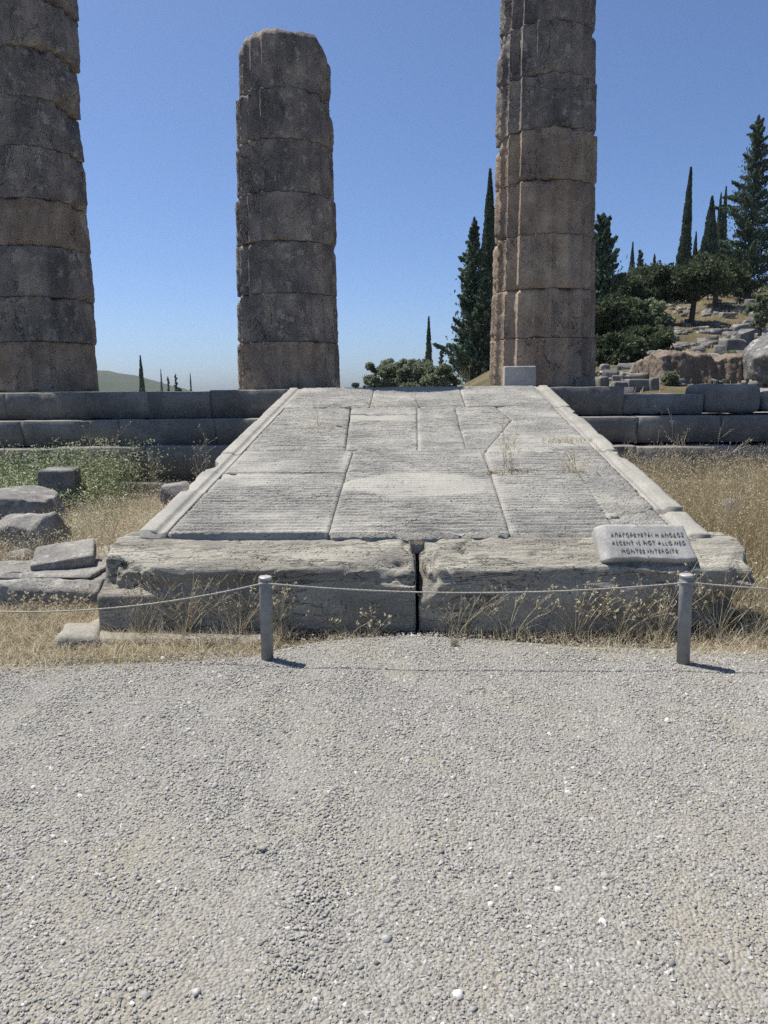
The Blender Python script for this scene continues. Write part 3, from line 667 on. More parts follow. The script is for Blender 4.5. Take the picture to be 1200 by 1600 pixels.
column('tall warm brown column right of the ramp with sunlit flute edges', None,
       [(605, 767, 929), (527, 769, 929), (449, 772, 929), (363, 775, 929), (277, 776, 932), (194, 777, 931), (108, 779, 931), (24, 784, 931), (-62, 786, 931), (-148, 788, 930)],
       [w_, w_, w_, w_, w_, c_, c_, c_, c_], 700, [0.02, 0.03, 0.05, 0.05, 0.12, 0.08, 0.12, 0.2, 0.3],
       {1: [(LFT, 0.0, 0.3, 0.12, 0.05)], 2: [(LFT, 0.0, 0.3, 0.25, 0.05), (LFT, 1.0, 0.4, 0.15, 0.05)], 3: [(LFT, 0.0, 0.4, 0.16, 0.07)], 4: [(LFT, 1.0, 0.5, 0.3, 0.10), (LFT, 0.0, 0.4, 0.15, 0.07), (RGT, 1.0, 0.35, 0.12, 0.05)], 5: [(LFT, 0.0, 0.35, 0.15, 0.06), (RGT, 0.0, 0.5, 0.15, 0.06)], 6: [(LFT, 1.0, 0.5, 0.45, 0.07), (LFT, 0.0, 0.4, 0.15, 0.06), (RGT, 1.0, 0.5, 0.25, 0.06)], 7: [(RGT, 0.0, 0.5, 0.2, 0.06), (LFT, 0.0, 0.4, 0.15, 0.05)]})
column('tall dark column at the left edge with deeply chipped drum edges', None,
       [(611, -17, 142), (533, -19, 139), (462, -20, 135), (381, -22, 129), (305, -24, 124), (222, -26, 117), (142, -27, 113), (62, -30, 112), (-20, -33, 108), (-100, -35, 105)],
       [w_, c_, c_, w_, c_, c_, c_, c_, c_], 800, [0.1, 0.2, 0.3, 0.3, 0.4, 0.45, 0.5, 0.5, 0.5],
       {1: [(RGT, 1.0, 0.4, 0.12, 0.05)], 2: [(RGT, 0.0, 0.4, 0.12, 0.06), (RGT, 0.55, 0.4, 0.10, 0.03)], 3: [(RGT, 1.0, 0.6, 0.6, 0.10), (RGT, 0.0, 0.4, 0.1, 0.03)], 4: [(RGT, 0.0, 0.5, 0.22, 0.10), (RGT, 1.0, 0.5, 0.3, 0.07)], 5: [(RGT, 1.0, 0.7, 0.75, 0.16), (RGT, 0.0, 0.3, 0.1, 0.03)], 6: [(RGT, 0.0, 0.6, 0.4, 0.12), (RGT, 1.0, 0.6, 0.4, 0.09)], 7: [(RGT, 0.0, 0.5, 0.25, 0.08), (RGT, 1.0, 0.4, 0.2, 0.05)]})

# white marble block at the foot of the right column
p0, p1 = P(788, 603, 11.12), P(838, 572, 11.12)
mb = rock('marble_block', (p1[0] - p0[0], 0.2, p1[2] - Z1 + 0.0), M['marble'], ((p0[0] + p1[0]) / 2, 11.22, Z1 + 0.004), r=0.012, amp=0.004, res=0.02, seed=560)
tag(mb, 'small white marble block standing against the foot of the right column', 'stone block')

# ------------------------------------------------------------------ inscribed stone
sp0, sp1 = P(934, 882, 4.47), P(1085, 882, 4.47)
SW = sp1[0] - sp0[0]
sgn = thing('inscribed_stone', ((sp0[0] + sp1[0]) / 2, 4.47, 0.415), 'grey stone tablet with carved capital letters lying on the right foot block', 'inscribed stone')
sgn.rotation_euler = (math.radians(-38), math.radians(0.5), math.radians(1.0))     # face leans back towards the ramp
SH = 0.245
def sdf(V):
    V = V.copy(); t = V[:, 2] / SH
    V[:, 0] += np.where(V[:, 0] < 0, 0.015 * (1 - t), -0.045 * t)
    fr = sstep(0.0, -0.06, V[:, 1]); cut = sstep(-SW / 2 + 0.06, -SW / 2, V[:, 0])
    V[:, 1] += fr * cut * 0.04
    V[:, 2] += (1 - sstep(0.0, 0.15, t)) * (0.018 * fbm(V * np.array([14, 3, 3]), 3, 5) + 0.006)
    return V
rock('tablet', (SW, 0.13, SH), M['sign'], parent=sgn, r=0.010, amp=0.003, freq=7, res=0.011, seed=570, deform=sdf)
dg = bpy.context.evaluated_depsgraph_get()
def lettering(txt, x, zc, width, hgt):
    cu = bpy.data.curves.new('lettering', 'FONT'); cu.body = txt; cu.size = hgt * 1.38; cu.extrude = 0.0022; cu.space_character = 1.25
    cu.align_x = 'CENTER'; cu.align_y = 'CENTER'; cu.offset = -0.0007
    ob = bpy.data.objects.new('lettering', cu); sc.collection.objects.link(ob)
    bpy.context.view_layer.update()
    me = bpy.data.meshes.new_from_object(ob.evaluated_get(bpy.context.evaluated_depsgraph_get()))
    bpy.data.objects.remove(ob)
    co = np.empty(len(me.vertices) * 3, np.float32); me.vertices.foreach_get('co', co); co = co.reshape(-1, 3)
    if len(co):
        co[:, 0] *= width / max(1e-6, co[:, 0].max() - co[:, 0].min())
        co[:, 1] *= 1.0
        me.vertices.foreach_set('co', co.ravel())
    me.materials.clear(); me.materials.append(M['letter'])
    o = bpy.data.objects.new('lettering', me); sc.collection.objects.link(o); o.parent = sgn
    o['kind'] = 'stuff'; o.location = (x, -0.0695, zc); o.rotation_euler = (math.radians(90), 0, 0)
    return o
lettering('ΑΠΑΓΟΡΕΥΕΤΑΙ Η ΑΝΟΔΟΣ', 0.012, SH * 0.70, SW * 0.76, 0.025)
lettering('ASCENT IS NOT ALLOWED', 0.012, SH * 0.48, SW * 0.76, 0.025)
lettering('MONTEE INTERDITE', 0.008, SH * 0.26, SW * 0.58, 0.025)

# ------------------------------------------------------------------ posts and rope
def lathe(prof, n=28):
    prof = np.array(prof, float); m = len(prof); a = np.arange(n) / n * 2 * math.pi
    V = np.stack([np.outer(np.cos(a), prof[:, 0]).ravel(), np.outer(np.sin(a), prof[:, 0]).ravel(), np.tile(prof[:, 1], n)], 1)
    idx = np.arange(n * m).reshape(n, m); nx_ = np.roll(idx, -1, axis=0)
    q = np.stack([idx[:, :-1].ravel(), nx_[:, :-1].ravel(), nx_[:, 1:].ravel(), idx[:, 1:].ravel()], 1)
    return V, q
def post(loc, h, label, tilt=(0, 0)):
    t = thing('barrier_post', loc, label, 'post', 'grey posts carrying the rope barrier')
    t.rotation_euler = (tilt[0], tilt[1], 0)
    V, q = lathe([(0.0, -0.05), (0.034, -0.05), (0.034, h - 0.012), (0.0325, h - 0.006), (0.0, h - 0.006)])
    mk('tube', V, [q], M['post'], t, True).data.polygons.foreach_set('use_smooth', np.ones(len(q), bool))
    V, q = lathe([(0.0, h - 0.008), (0.035, h - 0.008), (0.0355, h - 0.004), (0.0355, h + 0.002), (0.034, h + 0.005), (0.02, h + 0.006), (0, h + 0.006)])
    mk('cap', V, [q], M['post_cap'], t)
    V, q = lathe([(0.0345, h - 0.040), (0.037, h - 0.038), (0.037, h - 0.026), (0.0345, h - 0.024)])
    mk('collar', V, [q], M['post'], t)
    return t
g1, g2 = G(418, 1035), G(1067, 1041)
PH1, PH2 = 0.485, 0.505
post(g1, PH1, 'round grey barrier post in front of the left foot block', (0, math.radians(0.6)))
post(g2, PH2, 'round grey barrier post in front of the inscribed stone', (0, math.radians(-1.2)))
gl, gr_ = np.array([-3.55, 4.0, 0.0]), np.array([3.6, 3.95, 0.0])
post(gl, 0.42, 'round grey barrier post at the far left end of the rope')
post(gr_, 0.47, 'round grey barrier post at the far right end of the rope')
def rope_path(a, b, sag, n):
    s = np.linspace(0, 1, n)[:, None]; p = a * (1 - s) + b * s; p[:, 2] -= sag * 4 * (s * (1 - s)).ravel(); return p
tops = [gl + [0, 0, 0.39], g1 + [0.004, -0.035, PH1 - 0.022], g2 + [-0.01, -0.035, PH2 - 0.03], gr_ + [0, 0, 0.43]]
pth = np.concatenate([rope_path(tops[0], tops[1], 0.155, 320)[:-1], rope_path(tops[1], tops[2], 0.055, 260)[:-1], rope_path(tops[2], tops[3], 0.05, 260)])
tan = np.gradient(pth, axis=0); tan /= np.linalg.norm(tan, axis=1, keepdims=True)
sd = np.cross(tan, [0, 0, 1.0]); sd /= np.linalg.norm(sd, axis=1, keepdims=True); up = np.cross(sd, tan)
na = 10; a = np.arange(na) / na * 2 * math.pi; n = len(pth)
rad = 0.0040 * (1 + 0.22 * np.cos(3 * (a[None] + np.arange(n)[:, None] * 0.75)))
V = pth[:, None] + rad[:, :, None] * (np.cos(a)[None, :, None] * sd[:, None] + np.sin(a)[None, :, None] * up[:, None])
idx = np.arange(n * na).reshape(n, na); nx_ = np.roll(idx, -1, axis=1)
q = np.stack([idx[:-1].ravel(), nx_[:-1].ravel(), nx_[1:].ravel(), idx[1:].ravel()], 1)
tag(mk('barrier_rope', V.reshape(-1, 3), [q], M['rope'], smooth=True), 'thin pale twisted rope strung between the grey posts', 'rope')

# ------------------------------------------------------------------ fallen stones to the left of the ramp
def pxrock(name, x0, x1, yt, Y, dep, label, cat='stone block', mat='rubble', rot=(0, 0, 0), r=0.03, amp=0.02, freq=3.0, seed=0, z0=-0.05, deform=None, res=0.028, group=None, cuts=0):
    a, b = P(x0, yt, Y), P(x1, yt, Y)
    zt = (a[2] + b[2]) / 2
    o = rock(name, (b[0] - a[0], dep, zt - z0), M[mat], ((a[0] + b[0]) / 2, Y + dep / 2, z0), rot=rot, r=r, amp=amp, freq=freq, seed=seed, res=res, deform=deform, cuts=cuts, fine=0.008)
    return tag(o, label, cat, group)
pxrock('fallen_slab', -60, 152, 910, 4.92, 0.5, 'low rough grey slab beneath the other fallen slabs left of the ramp', 'stone slab', r=0.015, amp=0.03, freq=2.6, seed=580, cuts=4)
pxrock('thin_slab', -60, 140, 899, 5.02, 0.42, 'thin broken slab with a ragged edge under the moulded slab', 'stone slab', r=0.012, amp=0.03, freq=3.5, seed=579, z0=0.17, cuts=3)
# moulded slab on top: profile swept along x
mp_ = np.array([(0.0, 0.0), (0.62, 0.0), (0.62, 0.13), (0.50, 0.13), (0.46, 0.10), (0.40, 0.085), (0.34, 0.10), (0.30, 0.13), (0.05, 0.125), (0.012, 0.105), (0.0, 0.07)])
pa, pb = P(-70, 905, 4.97), P(128, 900, 4.97)
zt_ = P(60, 889, 5.05)[2]
mo = prism('moulded_slab', mp_, pa[0], pb[0], M['rubble'], nx=40, amp=0.012, freq=6, seed=581, chip=0.25, smooth=False, loc=(0, 5.05, zt_ - 0.13), rot=(0, math.radians(-1.5), 0))
tag(mo, 'fallen slab with a moulded hollow edge lying on a rough slab', 'stone slab')
pa, pb = P(52, 888, 5.3), P(143, 868, 5.3)
tag(rock('tilted_slab', (0.44, 0.42, 0.10), M['rubble'], ((pa[0] + pb[0]) / 2 - 0.03, 5.42, pb[2] - 0.085), rot=(math.radians(8), math.radians(-6), math.radians(20)), r=0.012, amp=0.008, freq=5, res=0.025, seed=582), 'flat tilted square-edged slab on top of the fallen slabs', 'stone slab')
tag(prism('moulded_fragment', mp_ * np.array([0.7, 0.9]), -0.2, 0.35, M['rubble'], nx=16, amp=0.01, freq=6, seed=583, loc=tuple(P(128, 893, 5.55) + [0, 0, -0.08]), rot=(math.radians(6), 0, math.radians(68))), 'narrow moulded stone fragment wedged beside the left foot block', 'stone fragment')
tag(rock('flat_stone', (0.5, 0.35, 0.12), M['ramp_smooth'], tuple(P(150, 872, 6.1) + [0, 0.1, -0.08]), rot=(0.1, -0.08, 0.4), r=0.02, amp=0.012, freq=4, res=0.03, seed=584), 'pale flat stone in the dry grass behind the fallen slabs', 'stone')
def jag(s, k=0.05):
    def f(V):
        V = V.copy(); V += k * np.stack([fbm(V * 3 + s, 3, s), fbm(V * 3 + s, 3, s + 1), fbm(V * 3 + s, 3, s + 2)], 1); return V
    return f
pxrock('rough_boulder', -45, 62, 812, 6.2, 0.55, 'rough pale-topped boulder at the left edge behind the fallen slabs', 'boulder', r=0.05, amp=0.07, freq=3, seed=585, deform=jag(585, 0.07), cuts=12)
pxrock('rough_block', -50, 58, 776, 7.0, 0.6, 'rough slanting block behind the pale-topped boulder at the left edge', 'stone block', r=0.03, amp=0.04, freq=2.5, seed=586, rot=(0, 0.12, 0.1), deform=jag(586, 0.05), cuts=9)
pxrock('upright_block', 52, 103, 735, 8.1, 0.4, 'dark square upright block among the green weeds', 'stone block', mat='dark', r=0.025, amp=0.012, seed=587, rot=(0, 0.02, 0.15))
pxrock('small_rock', 252, 292, 752, 8.3, 0.35, 'small pointed grey rock against the left edge of the ramp', 'rock', r=0.05, amp=0.05, seed=588, deform=jag(588, 0.06), cuts=12)
pxrock('rubble_stone', -10, 40, 862, 5.8, 0.3, 'small rough stone below the pale-topped boulder at the left edge', 'stone', mat='rubble', r=0.1, amp=0.05, seed=589, deform=jag(589, 0.05), cuts=10)
pxrock('stone_fragment', 1130, 1165, 785, 7.6, 0.3, 'small pale stone half hidden in the dry grass right of the ramp', 'stone', mat='rubble', r=0.06, amp=0.04, seed=590, cuts=10)

# ------------------------------------------------------------------ hillside stones
def hz(x, y): return float(hill_z(np.array([x]), np.array([y]))[0])
tag(rock('spotted_boulder', (1.7, 1.5, 1.55), M['boulder'], (8.35, 17.6, 1.15), r=0.62, amp=0.22, freq=1.3, res=0.06, seed=620, deform=jag(620, 0.12), cuts=10, fine=0.02), 'big grey lichen-spotted boulder at the right edge above the platform', 'boulder')
def odf(V):
    V = V.copy(); V[:, 1] += 0.16 * np.abs(fbm(V * np.array([3, 1, 0.6]), 4, 621)) + 0.18 * V[:, 2]; V[:, 2] += 0.2 * fbm(V * np.array([1.2, 1.2, 0.3]), 3, 622) * sstep(0.3, 1.0, V[:, 2]); return V
pa, pb = P(1040, 600, 17.5), P(1160, 600, 17.5)
tag(rock('rock_outcrop', (pb[0] - pa[0] + 0.3, 2.2, 1.2), M['outcrop'], ((pa[0] + pb[0]) / 2 + 0.1, 18.6, 0.95), r=0.06, amp=0.16, freq=1.5, stretch=(3, 1.5, 0.7), res=0.04, seed=621, deform=odf, fine=0.05, octaves=5), 'reddish streaked rock outcrop behind the right part of the platform', 'rock')
def hblock(x0, x1, yt, yb, Y, label=None, mat='rubble', r=0.06, amp=0.05, seed=0, dep=None, rz=0.0, cat='stone block', name='fallen_block'):
    a, b, lo = P(x0, yt, Y), P(x1, yt, Y), P((x0 + x1) / 2, yb, Y)
    w, h = b[0] - a[0], a[2] - lo[2]
    o = rock(name, (w, dep or w * random.uniform(0.6, 0.9), h + 0.25), M[mat], ((a[0] + b[0]) / 2, Y + 0.3, lo[2] - 0.25), rot=(random.uniform(-0.08, 0.08), random.uniform(-0.08, 0.08), rz or random.uniform(-0.5, 0.5)), r=min(r, 0.3 * h), amp=amp, freq=2.2, res=max(0.04, w / 14), seed=seed, octaves=3, cuts=5 if r > 0.05 else 2)
    if label: return tag(o, label, cat)
    return tag(o, 'weathered grey stone among the many blocks scattered on the hillside', cat, 'stones scattered on the hillside')
hblock(984, 1024, 592, 612, 16.6, 'dark squared block just behind the platform right of the column', 'dark', 0.03, 0.02, 640, rz=0.03)
hblock(1023, 1038, 589, 612, 16.4, 'narrow dark upright block beside the reddish outcrop', 'dark', 0.03, 0.02, 641, rz=0.05)
hblock(960, 986, 596, 612, 16.5, 'low dark block beside the right column base', 'dark', 0.03, 0.03, 642, rz=0.1)
hblock(1134, 1168, 530, 558, 26, 'dark squared block on the hillside below the green shrub', 'dark', 0.05, 0.03, 643, rz=0.1)
hblock(1158, 1182, 512, 545, 27, 'tall dark block beside the squared block on the hillside', 'dark', 0.05, 0.03, 644, rz=0.05)
hblock(1085, 1102, 544, 560, 24, 'small dark cube-shaped block near the middle of the hillside', 'dark', 0.04, 0.02, 645, rz=0.1)
hblock(1015, 1042, 548, 564, 24.5, 'pale rounded boulder where the dark trees meet the slope', 'rubble', 0.3, 0.12, 646, cat='boulder')
hblock(970, 1000, 567, 580, 21, 'long flat dark slab below the trees right of the column', 'dark', 0.06, 0.05, 647)
hblock(995, 1025, 561, 576, 21.5, 'broken grey block beside the flat dark slab below the trees', 'rubble', 0.1, 0.1, 648)
hblock(943, 960, 568, 582, 21, 'pale angular rock close beside the right column', 'rubble', 0.15, 0.1, 649, cat='rock')
hb = [(1060, 1080, 534, 546, 28), (1078, 1098, 538, 548, 28), (1106, 1128, 524, 536, 30), (1122, 1136, 540, 556, 25), (1110, 1134, 552, 560, 24), (1138, 1160, 517, 527, 31), (1150, 1178, 505, 514, 33),
      (1056, 1075, 512, 520, 34), (1032, 1052, 548, 558, 25), (1048, 1062, 541, 550, 27), (1090, 1112, 510, 518, 34), (1110, 1130, 504, 511, 36), (1165, 1180, 500, 512, 33), (1180, 1198, 520, 535, 28),
      (948, 972, 577, 588, 19.5), (975, 992, 581, 590, 19), (1000, 1020, 576, 586, 19.5), (940, 956, 588, 597, 18), (960, 975, 586, 595, 18.2), (1040, 1062, 566, 574, 21), (1062, 1084, 562, 571, 22),
      (1128, 1150, 488, 495, 39), (1152, 1172, 478, 485, 42), (1166, 1190, 466, 474, 45), (1140, 1158, 470, 476, 46), (1098, 1118, 494, 500, 39), (1070, 1088, 498, 504, 38), (1176, 1196, 486, 494, 38),
      (1185, 1210, 556, 575, 22), (1150, 1176, 560, 570, 22), (1092, 1110, 528, 535, 30), (1036, 1050, 534, 541, 29), (1120, 1142, 512, 518, 33)]
for k, b in enumerate(hb): hblock(*b, seed=660 + k, amp=0.07, mat=('rubble', 'rubble', 'dark')[k % 3])
# a few lines of retaining wall stones further up
for k in range(14):
    x0 = 1062 + k * 10
    tag(hblock(x0, x0 + 11, 519 - k * 0.9 + random.uniform(-1, 1), 526 - k * 0.9, 33, seed=700 + k, amp=0.05, mat=('dark', 'rubble')[k % 2], name='wall_stone'),
        ('first', 'second', 'third', 'fourth', 'fifth', 'sixth', 'seventh', 'eighth', 'ninth', 'tenth', 'eleventh', 'twelfth', 'thirteenth', 'last')[k] + ' stone from the left in the row below the spreading pine', 'stone block', 'row of stones on the hillside')

n = 900
Y = rng.uniform(16, 50, n); X = rng.uniform(0.2, 0.5, n) * Y; k = rng.random(n) < 0.25 + 0.75 * sstep(-0.1, 0.3, fbm(np.stack([X * 0.4, Y * 0.4, X * 0], 1), 3, 44)); X, Y = X[k], Y[k]; n = len(X)
cube = np.array([[-1, -1, -1], [1, -1, -1], [1, 1, -1], [-1, 1, -1], [-1, -1, 1], [1, -1, 1], [1, 1, 1], [-1, 1, 1]], float)
v = (cube[None] * 0.6 + rng.uniform(-0.32, 0.32, (n, 8, 3))) * (rng.uniform(0.06, 0.28, n) * (0.6 + Y / 60))[:, None, None] * np.stack([rng.uniform(0.8, 1.5, n), np.ones(n), rng.uniform(0.4, 0.8, n)], 1)[:, None]
v += np.stack([X, Y, hill_z(X, Y) + 0.02], 1)[:, None]
fq = np.array([[0, 3, 2, 1], [4, 5, 6, 7], [0, 1, 5, 4], [1, 2, 6, 5], [2, 3, 7, 6], [3, 0, 4, 7]])
tag(mk('hillside_rubble', v.reshape(-1, 3), [(fq[None] + (np.arange(n) * 8)[:, None, None]).reshape(-1, 4)], M['rubble']), 'small broken stones strewn over the hillside', 'rubble', kind='stuff')

# ------------------------------------------------------------------ far hill on the left
hx = np.linspace(-720, 60, 90); hy = np.linspace(0, 300, 20)
A, B = np.meshgrid(hx, hy, indexing='ij'); a, b = A.ravel(), B.ravel()
hp = [P(x_, y_, 760) for x_, y_ in ((-200, 556), (0, 568), (100, 580), (147, 592), (190, 605), (235, 618), (420, 645))]; top = np.interp(a - 40, [p_[0] for p_ in hp], [p_[2] for p_ in hp])
zf = -60 + (top + 60) * np.sin(np.clip(b / 120, 0, 1) * math.pi / 2) + 3 * fbm(np.stack([a / 14, b / 14, a * 0], 1), 4, 55)
i = (np.arange(89)[:, None] * 20 + np.arange(19)[None]).ravel()
o = mk('far_hill', np.stack([a * 1.0 - 40, b + 640, zf], 1), [np.stack([i, i + 20, i + 21, i + 1], 1)], M['hill'], smooth=True)
tag(o, kind='structure')

# ------------------------------------------------------------------ trees
def leaf_mesh(C, D, ln, wd):
    """leaf-sized rhombs at C pointing along D"""
    n = len(C); r = rng.normal(size=(n, 3)); s = np.cross(D, r); s /= np.maximum(1e-6, np.linalg.norm(s, axis=1, keepdims=True))
    ln, wd = ln[:, None], wd[:, None]
    V = np.stack([C - D * ln * 0.5, C + s * wd * 0.5 + D * ln * 0.05, C + D * ln * 0.5, C - s * wd * 0.5 + D * ln * 0.05], 1)
    return V.reshape(-1, 3), np.arange(n * 4).reshape(n, 4)
def unit(v): return v / np.maximum(1e-6, np.linalg.norm(v, axis=1, keepdims=True))
def limb(pts, rads, n=7):
    pts = np.array(pts, float); tan = np.gradient(pts, axis=0); tan = unit(tan)
    s = unit(np.cross(tan, [0.31, 0.9, 0.12])); u = np.cross(s, tan); a = np.arange(n) / n * 2 * math.pi
    V = pts[:, None] + np.array(rads)[:, None, None] * (np.cos(a)[None, :, None] * s[:, None] + np.sin(a)[None, :, None] * u[:, None])
    idx = np.arange(len(pts) * n).reshape(-1, n); nx_ = np.roll(idx, -1, axis=1)
    return V.reshape(-1, 3), np.stack([idx[:-1].ravel(), nx_[:-1].ravel(), nx_[1:].ravel(), idx[1:].ravel()], 1)
def join(parts):
    V, Fs, n = [], [], 0
    for v, f in parts: V.append(v); Fs.append(f + n); n += len(v)
    return np.concatenate(V), np.concatenate(Fs)
def tree_top(px, yt, Y, sink=0.3):
    p = P(px, yt, Y); zb = hz(p[0], Y) - sink; return np.array([p[0], Y, zb]), p[2] - zb
def cypress(px, yt, Y, wpx, label, n=3000, lean=0.0, cat='cypress', leaf=None, bulge=0.35, mat='cypress'):
    """slim column of upright sprays"""
    base, h = tree_top(px, yt, Y); R = wpx / F_PX * Y / 2
    t = thing('cypress_tree', base, label, cat, 'trees beyond the temple')
    V, f = limb([(0, 0, 0), (0.02, 0, h * 0.3), (lean * 0.5, 0, h * 0.7), (lean, 0, h * 0.97)], [R * 0.25 + 0.05, R * 0.2 + 0.03, 0.04, 0.01])
    mk('trunk', V, [f], M['bark'], t, True)
    u = rng.random(n) ** 0.85; prof = np.minimum(1, (u / 0.10 + 0.25)) * np.minimum(1, ((1 - u) / (1 - bulge)) ** 0.85 + 0.02)
    a = rng.random(n) * 2 * math.pi
    lump = 0.82 + 0.34 * fbm(np.stack([np.cos(a) * 1.6, np.sin(a) * 1.6, u * h / R * 0.9], 1), 3, int(px))
    rad = R * prof * lump * np.sqrt(rng.uniform(0.25, 1.0, n))
    z_ = h * (0.04 + 0.95 * u)
    C = np.stack([np.cos(a) * rad + lean * u, np.sin(a) * rad, z_], 1)
    D = unit(np.stack([np.cos(a) * 0.35 + rng.normal(0, 0.15, n), np.sin(a) * 0.35 + rng.normal(0, 0.15, n), np.ones(n)], 1))
    s = leaf or max(0.10, R * 0.30)
    V, f = leaf_mesh(C, D, s * rng.uniform(0.9, 1.9, n), s * rng.uniform(0.4, 0.8, n))
    tn = np.clip(0.45 + 0.5 * fbm(C * 1.3, 2, 3) + rng.normal(0, 0.15, n), 0, 1)
    mk('crown', V, [f], M[mat], t, tint=np.repeat(tn, 4)); return t
def conifer(px, yt, Y, wpx, label, n=9000, nb=90, lean=0.0, low=0.06, up=0.5, mat='conifer', power=0.9, leaf=0.13, seed=0, name='conifer_tree', cat='conifer'):
    """irregular tree of upswept branches with clumped sprays"""
    base, h = tree_top(px, yt, Y); R = wpx / F_PX * Y / 2
    t = thing(name, base, label, cat, 'trees beyond the temple')
    r_ = np.random.default_rng(seed + int(px))
    parts = [limb([(0, 0, 0), (0.03, 0, h * 0.35), (lean * 0.5, 0, h * 0.7), (lean, 0, h * 0.98)], [h * 0.018 + 0.05, h * 0.014, h * 0.007, 0.01])]
    Cs, Ds = [], []
    n = int(n * 1.1); per = n // (nb + 12)
    for k in range(nb):
        u = low + (0.97 - low) * (k + r_.random()) / nb
        ln = R * ((1 - u) / (1 - low)) ** power * r_.uniform(0.38, 1.2) + 0.12
        a = k * 2.4 + r_.normal(0, 0.5); el = up + r_.normal(0, 0.12)
        d = np.array([math.cos(a) * math.cos(el), math.sin(a) * math.cos(el), math.sin(el)])
        o0 = np.array([lean * u, 0, h * u - ln * math.sin(el) * 0.6])
        if k % 3 == 0: parts.append(limb([o0, o0 + d * ln * 0.6, o0 + d * ln], [0.035, 0.02, 0.006], 5))
        m = int(per * (0.4 + 1.1 * ln / R))
        s = r_.random(m) ** 0.6
        w = (0.16 * ln + 0.09) * (1.15 - s)
        c = o0 + d * (s * ln)[:, None] + r_.normal(size=(m, 3)) * w[:, None] * np.array([0.55, 0.55, 0.42])
        Cs.append(c); Ds.append(unit(d + r_.normal(0, 0.45, (m, 3)) + [0, 0, 0.35]))
    m = per * 12; u = r_.random(m)
    c = np.stack([r_.normal(0, 0.28, m) * R * (1 - u) ** power + lean * u, r_.normal(0, 0.28, m) * R * (1 - u) ** power, h * (low + (0.99 - low) * u)], 1)
    Cs.append(c); Ds.append(unit(r_.normal(0, 0.5, (m, 3)) + [0, 0, 0.9]))
    C, D = np.concatenate(Cs), np.concatenate(Ds); n = len(C)
    V, f = join(parts); mk('trunk', V, [f], M['bark'], t, True)
    V, f = leaf_mesh(C, D, leaf * r_.uniform(0.8, 1.9, n), leaf * r_.uniform(0.4, 0.9, n))
    tn = np.clip(0.42 + 0.6 * fbm(C * 1.1, 3, 3) + r_.normal(0, 0.15, n), 0, 1)
    mk('crown', V, [f], M[mat], t, tint=np.repeat(tn, 4)); return t
def broad(px, yt, Y, wpx, label, n=6000, nc=26, mat='olive', leaf=0.13, trunk=0.35, seed=0, flat=0.75, sink=0.3, cat='tree', name='broadleaf_tree', yb=None, bushy=False, group='trees beyond the temple'):
    base, h = tree_top(px, yt, Y, sink); R = wpx / F_PX * Y / 2
    if yb is not None:
        base[2] = P(px, yb, Y)[2]; h = P(px, yt, Y)[2] - base[2]
    t = thing(name, base, label, cat, group)
    r_ = np.random.default_rng(seed + int(px) * 3)
    tr = 0.05 if bushy else trunk
    parts = [limb([(0, 0, -0.1), (0.06 * R, 0, h * tr), (0, 0.05 * R, h * min(0.9, tr + 0.25))], [0.05 * h, 0.038 * h, 0.018 * h])]
    Cs, Ds = [], []
    for k in range(nc):
        a = r_.random() * 6.283; q_ = math.sqrt(r_.random()); v = r_.random()
        zc = h * (tr + (1 - tr) * (0.12 + 0.72 * v)); env = math.sqrt(max(0.05, 1 - ((zc / h - (tr + (1 - tr) * 0.42)) / ((1 - tr) * 0.62)) ** 2))
        c = np.array([math.cos(a) * q_ * R * 0.82 * env, math.sin(a) * q_ * R * 0.82 * env, zc])
        cr = R * r_.uniform(0.13, 0.30)
        if k % 2 == 0: parts.append(limb([(0, 0, h * tr * 0.8), c * np.array([0.5, 0.5, 1]) * np.array([1, 1, 0.85]), c], [0.018 * h, 0.01 * h, 0.004], 5))
        m = n // nc; d = unit(r_.normal(size=(m, 3))); rr = cr * r_.uniform(0.3, 1.25, m) ** 0.7
        Cs.append(c + d * rr[:, None] * np.array([1, 1, flat])); Ds.append(unit(d + r_.normal(0, 0.8, (m, 3))))
    C, D = np.concatenate(Cs), np.concatenate(Ds); n = len(C)
    C[:, 2] = np.maximum(C[:, 2], 0.02)
    V, f = join(parts); mk('trunk', V, [f], M['bark'], t, True)
    V, f = leaf_mesh(C, D, leaf * r_.uniform(0.8, 1.8, n), leaf * r_.uniform(0.45, 0.9, n))
    tn = np.clip(0.45 + 0.5 * fbm(C * 1.6, 3, 3) + r_.normal(0, 0.18, n), 0, 1)
    mk('crown', V, [f], M[mat], t, tint=np.repeat(tn, 4)); return t

# between the middle and the right column
cypress(766, 262, 40, 46, 'very tall slim dark cypress just left of the right column', 16000, leaf=0.13, bulge=0.22)
conifer(738, 338, 37, 128, 'ragged dark conifer with stepped branches left of the tall cypress', 20000, 75, lean=0.1, power=0.9)
conifer(758, 430, 36, 110, 'dense low dark conifer at the foot of the tall cypress', 8000, 60, power=0.8, seed=4)
cypress(670, 494, 70, 19, 'small slim cypress above the pale bushes between the columns', 2500, bulge=0.2)
conifer(690, 548, 58, 22, 'tiny pointed conifer at the left foot of the ragged conifer', 2000, 30, seed=5)
for px, yt, w, Y, lb in ((594, 558, 50, 52, 'leftmost pale green bushy tree above the ramp'), (622, 553, 50, 54, 'middle pale green bushy tree above the ramp'), (652, 553, 62, 50, 'broad pale green bushy tree right of the middle one'), (688, 566, 56, 48, 'dull green bushy tree under the ragged conifer')):
    broad(px, yt, Y, w * 1.15, lb, 9000, 44, 'olive', 0.15, seed=int(px), trunk=0.1)
broad(556, 594, 130, 34, 'low dark distant tree at the right of the middle column', 2500, 14, 'pine', 0.4)
broad(575, 588, 110, 26, 'small dark distant tree beside the pale green bushes', 2500, 14, 'pine', 0.35)
